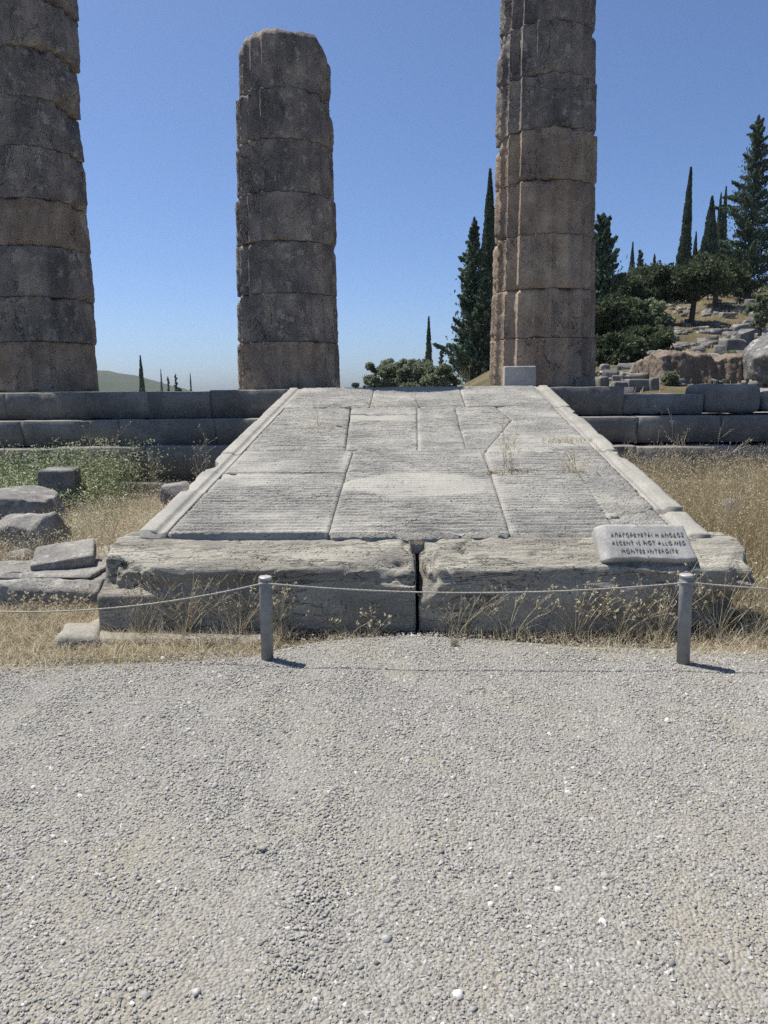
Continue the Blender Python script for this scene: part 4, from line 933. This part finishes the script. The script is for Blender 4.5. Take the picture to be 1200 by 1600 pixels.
# far left
cypress(219, 555, 120, 17, 'tallest of the distant cypresses right of the left column', 2200, bulge=0.25)
cypress(251, 576, 125, 9, 'thin distant cypress second from the left column', 1200, bulge=0.2)
conifer(264, 588, 120, 9, 'small leaning distant tree third from the left column', 900, 24, leaf=0.3, lean=-0.2)
conifer(274, 584, 118, 14, 'distant feathery conifer fourth from the left column', 1200, 26, leaf=0.3)
broad(288, 597, 122, 30, 'low rounded distant tree beside the last small cypress', 1600, 12, 'pine', 0.4)
cypress(297, 582, 124, 9, 'small blunt distant cypress nearest the middle column', 1100, bulge=0.15)
# right of the right column
conifer(943, 333, 31, 125, 'dark branching conifer right beside the right column', 20000, 60, up=0.65, power=0.7, seed=9)
conifer(925, 400, 34, 90, 'dark conifer half hidden behind the right column', 6000, 60, power=0.8, seed=10)
cypress(989, 377, 75, 12, 'small slim cypress rising above the dark trees right of the column', 1800)
conifer(1001, 391, 76, 20, 'small feathery conifer between two small cypresses', 1800, 34, leaf=0.25, seed=11)
cypress(1023, 397, 80, 14, 'short blunt cypress on the skyline', 1600)
cypress(1075, 261, 64, 25, 'tall lone slim cypress on the hillside skyline', 6500, bulge=0.18, lean=0.25)
cypress(1088, 361, 66, 14, 'short slim cypress beside the tall lone cypress', 2000)
cypress(1113, 307, 58, 27, 'knobbly cypress left of the twin cypresses', 5000, bulge=0.45)
cypress(1127, 300, 62, 15, 'left one of the twin pointed cypresses', 3000, bulge=0.3)
cypress(1135, 290, 62, 16, 'right one of the twin pointed cypresses', 3500, bulge=0.3)
conifer(1186, 178, 47, 135, 'big tall dark conifer at the right edge', 26000, 85, up=0.35, power=0.75, seed=12, low=0.12)
broad(1085, 405, 37, 130, 'dark spreading pine with bare double trunk on the slope', 12000, 44, 'pine', 0.15, trunk=0.42, seed=2, sink=0.1, cat='pine', name='pine_tree')
broad(1120, 395, 43, 112, 'dark rounded pine behind the spreading pine', 8000, 34, 'pine', 0.16, trunk=0.4, seed=3, cat='pine', name='pine_tree')
broad(990, 430, 38, 120, 'dark rounded tree below the small cypresses', 14000, 50, 'pine', 0.16, seed=4, trunk=0.2)
broad(1032, 418, 48, 105, 'dark wide tree left of the spreading pine', 12000, 44, 'pine', 0.18, seed=5, trunk=0.12)
broad(1015, 462, 35, 84, 'dull grey-green tree in front of the dark trees', 9000, 34, 'olive', 0.14, seed=6, trunk=0.15)
broad(960, 462, 29, 120, 'dark low tree beside the right column', 14000, 46, 'pine', 0.15, seed=7, trunk=0.08)
broad(955, 515, 24, 116, 'low dark bushy tree at the foot of the right column', 9000, 34, 'pine', 0.12, seed=21, yb=588, bushy=True)
broad(1004, 505, 27, 96, 'low dark bushy tree above the flat dark slab', 8000, 30, 'pine', 0.12, seed=22, yb=574, bushy=True)
broad(1055, 440, 54, 46, 'dark small tree behind the double trunk', 3500, 18, 'pine', 0.18, seed=8)
broad(1155, 390, 56, 60, 'dark tree under the big tall conifer', 6000, 26, 'pine', 0.2, seed=13)
broad(1100, 386, 68, 60, 'dark low tree at the foot of the twin cypresses', 5000, 24, 'pine', 0.22, seed=14)
broad(1172, 430, 46, 40, 'bush in the shade of the big tall conifer', 3000, 16, 'pine', 0.16, seed=15, trunk=0.1)
for px, yt, yb, w, Y, lb in ((1022, 500, 558, 60, 29, 'grey-green round bush at the lower edge of the dark trees'), (1185, 468, 500, 52, 40, 'light green shrub at the right edge of the slope'), (1168, 452, 472, 30, 48, 'small green shrub above the light green shrub'), (1140, 548, 562, 26, 24, 'small green shrub above the reddish outcrop'),
                             (1165, 565, 602, 34, 18, 'dry brown bush between outcrop and spotted boulder'), (1050, 580, 606, 26, 17.4, 'narrow green shrub left of the reddish outcrop'), (1192, 452, 520, 30, 26, 'greyish shrub above the spotted boulder')):
    broad(px, yt, Y, w, lb, 3500, 18, 'straw_green' if 'dry' in lb else 'olive', 0.09, seed=int(px), yb=yb, bushy=True, cat='shrub', name='shrub', group='shrubs on the hillside')

# ------------------------------------------------------------------ grass and weeds
def blades(name, X, Y, Z, h, lean, wd, mat, label, cat, kind='stuff', tmean=0.5, parent=None, segs=2, seeds=0.0):
    n = len(X); a = rng.random(n) * 6.283; ld = np.stack([np.cos(a), np.sin(a)], 1) * (lean * rng.random(n))[:, None] * h[:, None]
    wa = rng.random(n) * 3.14159; ws = np.stack([np.cos(wa), np.sin(wa), wa * 0], 1) * wd[:, None]
    rows = []
    for k in range(segs + 1):
        s = k / segs
        c = np.stack([X + ld[:, 0] * s ** 1.8, Y + ld[:, 1] * s ** 1.8, Z + h * (s - 0.22 * lean * s * s)], 1)
        if k < segs: rows += [c - ws * (1 - 0.75 * s) * 0.5, c + ws * (1 - 0.75 * s) * 0.5]
        else: rows.append(c)
    m = len(rows); V = np.stack(rows, 1).reshape(-1, 3); b = (np.arange(n) * m)[:, None]
    qs = [b + np.array([[2 * k, 2 * k + 1, 2 * k + 3, 2 * k + 2]]) for k in range(segs - 1)]
    tr = b + np.array([[m - 3, m - 2, m - 1]])
    t = np.clip(rng.normal(tmean, 0.22, n), 0, 1)
    fq, tt = np.concatenate(qs), np.repeat(t, m)
    if seeds:                                   # spikelets hanging round the tips
        pick = np.where(rng.random(n) < seeds)[0]; tip = V.reshape(n, m, 3)[pick, -1]; n0 = len(V)
        c = np.repeat(tip, 3, 0) + rng.normal(0, 0.018, (len(tip) * 3, 3)); ns = len(c)
        v2, f2 = leaf_mesh(c, unit(rng.normal(size=(ns, 3)) + [0, 0, -0.5]), rng.uniform(0.014, 0.03, ns), rng.uniform(0.004, 0.008, ns))
        V = np.concatenate([V, v2]); fq = np.concatenate([fq, f2 + n0]); tt = np.concatenate([tt, np.repeat(np.clip(rng.normal(0.75, 0.2, ns), 0, 1), 4)])
    o = mk(name, V, [fq, tr], mat, parent, tint=tt)
    if not parent: tag(o, label, cat, kind=kind)
    return o
def scatter(n, x0, x1, y0, y1, dens=None):
    X, Y = rng.uniform(x0, x1, n), rng.uniform(y0, y1, n)
    if dens is not None:
        k = rng.random(n) < dens(X, Y); X, Y = X[k], Y[k]
    return X, Y
# short straw between the gravel and the foot blocks
def d_strip(X, Y):
    e = edge_y(X); d = sstep(-0.22, 0.05, Y - e + 0.10 * fbm(np.stack([X * 4, Y * 4, X * 0], 1), 3, 4))
    mid = 1 - 0.86 * sstep(-0.75, -0.35, X) * (1 - sstep(0.35, 0.9, X))
    patch = 0.35 + 0.65 * sstep(-0.3, 0.2, fbm(np.stack([X * 3, Y * 5, X * 0], 1), 3, 6))
    inside = (Y < 4.39) | (X < -2.05) | (X > 2.05)
    return d * mid * patch * inside
X, Y = scatter(95000, -4.5, 4.5, 3.6, 5.0, d_strip)
n = len(X); blades('straw_grass', X, Y, np.full(n, -0.01), rng.uniform(0.02, 0.12, n), 1.9, rng.uniform(0.0016, 0.0036, n), M['straw'], 'short golden dry grass along the edge of the gravel path', 'grass')
# dry grass right of the ramp
def d_right(X, Y): return 0.35 + 0.65 * sstep(-0.35, 0.25, fbm(np.stack([X * 1.5, Y * 1.5, X * 0], 1), 3, 14))
X, Y = scatter(62000, 2.0, 7.4, 4.35, 10.0, d_right)
k = (X > 2.12 + 0.0 * Y) ; X, Y = X[k], Y[k]; n = len(X)
hh = (0.24 + 0.48 * sstep(4.3, 7.5, Y) + 0.12 * fbm(np.stack([X * 1.2, Y * 1.2, X * 0], 1), 3, 15)) * rng.uniform(0.45, 1.25, n)
blades('dry_grass', X, Y, np.full(n, -0.01), np.maximum(hh, 0.05), 0.9, rng.uniform(0.002, 0.005, n), M['straw_green'], 'tall golden-brown dry grass right of the ramp', 'grass', tmean=0.5, seeds=0.5)
# dry grass left of the ramp
def d_left(X, Y):
    return (0.3 + 0.7 * sstep(-0.3, 0.2, fbm(np.stack([X * 1.6, Y * 1.6, X * 0], 1), 3, 16))) * sstep(-4.9, -3.6, X + 0.1 * (Y - 6)) * (1 - 0.7 * sstep(8.2, 9.2, Y))
X, Y = scatter(48000, -4.8, -1.88, 5.6, 9.9, d_left); n = len(X)
blades('dry_grass', X, Y, np.full(n, -0.01), rng.uniform(0.10, 0.44, n), 1.0, rng.uniform(0.002, 0.005, n), M['straw'], 'golden dry grass beside the left edge of the ramp', 'grass', tmean=0.42, seeds=0.3)
# dry stubble on the hillside
X, Y = scatter(26000, 3.5, 30, 15.6, 50, lambda X, Y: (X > 0.16 * Y) * (0.25 + 0.75 * sstep(-0.2, 0.3, fbm(np.stack([X * 0.5, Y * 0.5, X * 0], 1), 3, 18)))); n = len(X)
blades('hillside_grass', X, Y, hill_z(X, Y) - 0.04, rng.uniform(0.08, 0.3, n) * (0.6 + Y / 60), 1.0, rng.uniform(0.012, 0.03, n) * (0.5 + Y / 60), M['straw_green'], 'dry grass growing over the hillside', 'grass', tmean=0.55)
# green flowering weeds on the left
def d_weed(X, Y): return sstep(-0.35, 0.15, fbm(np.stack([X * 1.1, Y * 1.1, X * 0], 1), 3, 21)) * (1 - sstep(-4.3, -3.2, X + 0.1 * (9 - Y)))
X, Y = scatter(6500, -7.2, -2.6, 7.9, 10.0, d_weed)
X2, Y2 = scatter(420, -5.2, -3.2, 6.4, 8.0)
X, Y = np.concatenate([X, X2]), np.concatenate([Y, Y2]); n = len(X)
hh = (0.36 + 0.42 * sstep(7.5, 9.6, Y) + 0.18 * fbm(np.stack([X, Y, X * 0], 1), 2, 22)) * rng.uniform(0.6, 1.15, n)
hh[-len(X2):] *= 0.5
Cs, Ds, Ts = [], [], []
for k in range(19):
    s = rng.random(n) ** 0.6
    c = np.stack([X + rng.normal(0, 0.05, n), Y + rng.normal(0, 0.05, n), s * hh], 1); Cs.append(c)
    Ds.append(unit(rng.normal(size=(n, 3)) + [0, 0, 0.5])); Ts.append(np.clip(0.28 + 0.3 * s + rng.normal(0, 0.16, n) + 0.5 * (rng.random(n) < 0.22 * (s > 0.75)), 0, 1))
C, D, T = np.concatenate(Cs), np.concatenate(Ds), np.concatenate(Ts); n2 = len(C)
V, f = leaf_mesh(C, D, rng.uniform(0.018, 0.046, n2), rng.uniform(0.009, 0.023, n2))
tag(mk('green_weeds', V, [f], M['weed'], tint=np.repeat(T, 4)), 'green leafy weeds with pale flowers in front of the left steps', 'weeds', kind='stuff')

# scrub on the slope beyond the trees
n = 420; Y = rng.uniform(46, 190, n); X = rng.uniform(0.06, 0.75, n) * Y + 3; k = rng.random(n) < 0.3 + 0.7 * sstep(-0.2, 0.3, fbm(np.stack([X * 0.06, Y * 0.06, X * 0], 1), 3, 61)); X, Y = X[k], Y[k]; n = len(X)
m_ = 90; d = unit(rng.normal(size=(n * m_, 3))); d[:, 2] = np.abs(d[:, 2]); cr = np.repeat(rng.uniform(0.5, 1.7, n), m_)
C = np.repeat(np.stack([X, Y, hill_z(X, Y) - 0.1], 1), m_, 0) + d * (cr * rng.uniform(0.4, 1.05, n * m_))[:, None] * np.array([1.3, 1.3, 1.0])
V, f = leaf_mesh(C, unit(d + rng.normal(0, 0.8, d.shape)), rng.uniform(0.2, 0.45, n * m_), rng.uniform(0.12, 0.25, n * m_))
tag(mk('hillside_scrub', V, [f], M['pine'], tint=np.repeat(np.clip(rng.normal(0.5, 0.2, n * m_), 0, 1), 4)), 'dark low scrub covering the slope beyond the trees', 'scrub', kind='stuff')

# single plants: thin dry stalks with seed heads or flower tufts
def tube_line(pts, r0, r1):
    pts = np.array(pts); m = len(pts); rad = np.linspace(r0, r1, m); return limb(pts, rad, 4)
def stalk_plant(base, ns, h, spread, label, name='dry_weed', seeds='oat', seed=0, cat='weed', leafy=0, bend=0.25, rad=0.0017, group=None, branch=2, dirbias=(0, 0), tuft=False):
    r_ = np.random.default_rng(900 + seed)
    t = thing(name, base, label, cat, group)
    st, tips = [], []
    for k in range(ns):
        hh = h * r_.uniform(0.55, 1.1); a = r_.random() * 6.283; sp = spread * r_.uniform(0.2, 1)
        dx, dy = math.cos(a) * sp + dirbias[0], math.sin(a) * sp * 0.5 + dirbias[1]
        s = np.linspace(0, 1, 9)[:, None]
        w = np.cumsum(r_.normal(0, 0.012 * h, (9, 3)), axis=0) * s
        pts = np.concatenate([dx * s + bend * dx * s ** 2, dy * s + bend * dy * s ** 2, hh * (s - 0.18 * s ** 3 * abs(sp) / max(h, .01))], 1) + w
        pts = pts + np.array([r_.normal(0, 0.02), r_.normal(0, 0.015), 0])
        st.append(tube_line(pts, rad, rad * 0.5)); tips.append(pts)
        for b_ in range(branch):
            j = r_.integers(4, 8); o0 = pts[j]; d = np.array([r_.normal(0, 0.5), r_.normal(0, 0.3), 0.6]); d *= hh * r_.uniform(0.12, 0.28) / np.linalg.norm(d)
            bp = np.stack([o0, o0 + d * 0.5 + [0, 0, 0.004], o0 + d]); st.append(tube_line(bp, rad * 0.6, rad * 0.35)); tips.append(bp)
    V, f = join(st); mk('stalks', V, [f], M['stalk'], t, tint=np.repeat(r_.uniform(0.2, 1.0, len(V) // 4), 4)[:len(V)])['kind'] = 'stuff'
    C, D, ln, wd = [], [], [], []
    for pts in tips:
        e, pr_ = pts[-1], pts[-2]; d = (e - pr_) / max(1e-6, np.linalg.norm(e - pr_))
        if seeds == 'oat':
            for k in range(r_.integers(3, 8)):
                s = r_.random(); c = pr_ + (e - pr_) * s * 1.1 + r_.normal(0, 0.008, 3); C.append(c); D.append(unit((np.array([r_.normal(0, .5), r_.normal(0, .5), -0.6]))[None])[0]); ln.append(r_.uniform(0.012, 0.022)); wd.append(r_.uniform(0.003, 0.006))
        elif seeds == 'tuft':
            for k in range(9):
                dd = unit(r_.normal(size=(1, 3)))[0]; C.append(e + dd * 0.006); D.append(dd); ln.append(0.012); wd.append(0.007)
        elif seeds == 'spike':
            for k in range(14):
                s = r_.random(); C.append(pr_ + (e - pr_) * (0.2 + s)); D.append(unit((d + r_.normal(0, .35, 3))[None])[0]); ln.append(r_.uniform(0.010, 0.018)); wd.append(0.003)
    if tuft:
        m_ = 110; a = rng.random(m_) * 6.283; q_ = rng.random(m_) ** 0.7 * spread * 0.9
        tag(blades('blades', np.cos(a) * q_, np.sin(a) * q_ * 0.6 - 0.03, np.zeros(m_), h * 0.5 * rng.uniform(0.4, 1.1, m_), 1.1, rng.uniform(0.0015, 0.003, m_), M['straw'], None, None, parent=t, tmean=0.5), kind='stuff')
    for k in range(leafy):
        pts = tips[r_.integers(len(tips))]; p = pts[r_.integers(len(pts) - 1)]; C.append(p + r_.normal(0, 0.01, 3)); D.append(unit((r_.normal(size=3) + [0, 0, .5])[None])[0]); ln.append(r_.uniform(0.012, 0.03)); wd.append(r_.uniform(0.004, 0.009))
    if C:
        C = np.array(C); V, f = leaf_mesh(C, np.array(D), np.array(ln), np.array(wd))
        mk('seed_heads' if not leafy else 'leaves', V, [f], M['straw_green'] if leafy else M['stalk'], t, tint=np.repeat(r_.uniform(0.35, 1.0, len(C)), 4))['kind'] = 'stuff'
    return t
def grass_tuft(base, n, h, spread, label, mat='straw', seed=0, name='grass_tuft', cat='grass tuft', tmean=0.5, wd=0.0022, lean=1.0):
    t = thing(name, base, label, cat, None)
    a = rng.random(n) * 6.283; q_ = rng.random(n) ** 0.7 * spread
    blades('blades', np.cos(a) * q_, np.sin(a) * q_ * 0.6, np.zeros(n), h * rng.uniform(0.4, 1.1, n), lean, np.full(n, wd) * rng.uniform(0.7, 1.4, n), M[mat], None, None, parent=t, tmean=tmean)['kind'] = 'stuff'
    return t
def rz(x, y):
    p = RP(x, y); return (p[0], p[1], ramp_z(p[1]) - 0.01)
# in front of the foot blocks
front = [(230, 985, 14, 0.34, 0.22, 'spike', 'dry grass clump in front of the left end of the foot blocks'), (300, 985, 18, 0.36, 0.26, 'spike', 'tangled dry weed in front of the left foot block'), (375, 992, 16, 0.38, 0.22, 'oat', 'dry weed just left of the left post'),
         (440, 990, 12, 0.30, 0.12, 'tuft', 'dry weed with white tufts just right of the left post'), (545, 985, 7, 0.16, 0.16, 'tuft', 'low dry weed in front of the left foot block near the gap'), (590, 985, 8, 0.15, 0.12, 'tuft', 'small dry weed beside the central gap'),
         (715, 985, 12, 0.26, 0.18, 'spike', 'bent dry grass clump right of the central gap'), (790, 985, 9, 0.30, 0.2, 'oat', 'dry oat stalks in front of the right foot block'), (900, 990, 16, 0.28, 0.26, 'tuft', 'dense dry weed below the left end of the inscribed stone'),
         (965, 990, 18, 0.30, 0.3, 'tuft', 'tangled dry weed below the inscribed stone'), (1030, 992, 14, 0.34, 0.24, 'oat', 'dry weed just left of the right post'), (1110, 985, 14, 0.38, 0.28, 'tuft', 'arching dry weed right of the right post'), (1170, 985, 12, 0.34, 0.24, 'oat', 'dry weed at the right end of the foot blocks'),
         (55, 965, 10, 0.16, 0.14, 'tuft', 'small dry weed with pale tufts below the fallen slabs at the left edge'), (110, 962, 9, 0.15, 0.12, 'tuft', 'small dry weed with pale tufts below the moulded slab')]
for k, (x, y, ns, h, sp, sd_, lb) in enumerate(front):
    b = G(x, y); stalk_plant((b[0], min(b[1], 4.33) if x > 140 else b[1], 0.0), int(ns * 1.5), h * 1.15, sp * 1.1, lb, seeds=sd_, seed=k, bend=0.4, tuft=True, group='dry weeds in front of the foot blocks')
b = G(711, 1015); grass_tuft((b[0], b[1], 0.01), 90, 0.085, 0.03, 'small grey-green grass tuft alone at the gravel edge', 'straw_green', tmean=0.2, lean=0.6)
# on the ramp
grass_tuft(rz(498, 672), 160, 0.07, 0.22, 'brown dry weed patch on the upper left of the ramp', 'straw', tmean=0.25, lean=1.4, wd=0.004)
stalk_plant(rz(500, 668), 9, 0.30, 0.26, 'bare twiggy weed above the brown patch on the ramp', seeds=None, seed=30, branch=3, rad=0.0016)
stalk_plant(rz(795, 735), 10, 0.42, 0.14, 'tall dry weed growing from the joint right of the ramp middle', seeds='spike', seed=31, leafy=160)
grass_tuft(rz(800, 738), 260, 0.07, 0.20, 'dull green creeping weed along the ramp joint', 'straw_green', tmean=0.12, lean=1.6, wd=0.004)
grass_tuft(rz(768, 739), 120, 0.05, 0.10, 'small green weed in the ramp joint corner', 'straw_green', tmean=0.1, lean=1.6, wd=0.004)
stalk_plant(rz(895, 738), 14, 0.22, 0.16, 'pale yellow dry weed on the right part of the ramp', seeds='spike', seed=32)
grass_tuft(rz(895, 738), 140, 0.14, 0.14, 'dry yellow grass tuft on the right part of the ramp', 'straw', tmean=0.6)
grass_tuft(rz(880, 690), 200, 0.09, 0.28, 'dry brownish weed spread on the upper right of the ramp', 'straw_green', tmean=0.35, lean=1.5, wd=0.004)
stalk_plant(rz(655, 637), 5, 0.22, 0.12, 'thin dry weed at the upper joint in the middle of the ramp', seeds=None, seed=33, leafy=30)
stalk_plant(rz(580, 636), 6, 0.16, 0.16, 'thin dry weed at the upper joint left of the ramp middle', seeds=None, seed=34, leafy=30)
stalk_plant(rz(525, 610), 5, 0.18, 0.10, 'bare twig at the top edge of the ramp by the middle column', seeds=None, seed=35)
stalk_plant(rz(735, 608), 6, 0.42, 0.30, 'bare arching twigs at the top edge of the ramp', seeds=None, seed=36, branch=3)
grass_tuft((0.0, 4.72, 0.49), 120, 0.05, 0.06, 'dry debris and grass in the gap between the foot blocks', 'straw', tmean=0.2, lean=1.5)
# tall stalks on the right and the left
for k, (x, y, Y, h, ns, lb) in enumerate(((1040, 640, 8.2, 1.05, 4, 'tall oat stalks in the dry grass right of the ramp'), (1066, 638, 8.4, 1.05, 5, 'tall dense oat stalks beside the other oat stalks'), (1120, 660, 8.0, 0.95, 2, 'single drooping oat stalk before the right steps'), (1165, 690, 7.0, 0.7, 4, 'oat stalks in the dry grass near the right edge'), (985, 678, 9.2, 0.62, 3, 'small oat stalk beside the right edge of the ramp'), (1190, 640, 7.4, 1.0, 2, 'long bent grass stalk at the right edge'))):
    top_ = P(x, y, Y); stalk_plant((top_[0], Y, 0), ns, top_[2] / 1.0, 0.12, lb, seeds='oat', seed=50 + k, branch=7, rad=0.0022, group='tall oat stalks right of the ramp')
for k, (x, y, Y, ns, sp, sd_, lb) in enumerate(((140, 672, 8.6, 6, 0.35, 'tuft', 'tall bare umbel weed in front of the left steps'), (225, 690, 8.6, 7, 0.3, 'tuft', 'dry branching weed left of the ramp'), (318, 682, 9.0, 7, 0.22, 'tuft', 'dry brown weed beside the left edge of the ramp'), (100, 770, 6.6, 9, 0.35, None, 'grey leafless twigs in front of the upright dark block'), (60, 820, 6.0, 9, 0.4, None, 'grey leafless twigs over the pale-topped boulder'), (150, 780, 6.2, 8, 0.3, None, 'thin dry twigs behind the tilted slab'), (165, 820, 5.9, 9, 0.22, 'spike', 'dry grass stalks beside the left foot block'))):
    top_ = P(x, y, Y); stalk_plant((top_[0], Y, 0), ns, top_[2], sp, lb, seeds=sd_, seed=70 + k, branch=5, rad=0.0024, group='dry weeds left of the ramp')

# ------------------------------------------------------------------ hazy summer air
hm, nt, out = newmat('haze_air')
pv = nt.nodes.new('ShaderNodeVolumePrincipled')
pv.inputs['Color'].default_value = (0.80, 0.90, 1.0, 1); pv.inputs['Density'].default_value = 0.00016; pv.inputs['Anisotropy'].default_value = 0.3
nt.links.new(pv.outputs[0], out.inputs['Volume'])
V, f = box_grid(2700, 1900, 190, 1, 1, 1)
tag(mk('haze', V + np.array([0, 530, -75]), [f], hm), 'thin pale summer haze filling the air', 'haze', kind='stuff')
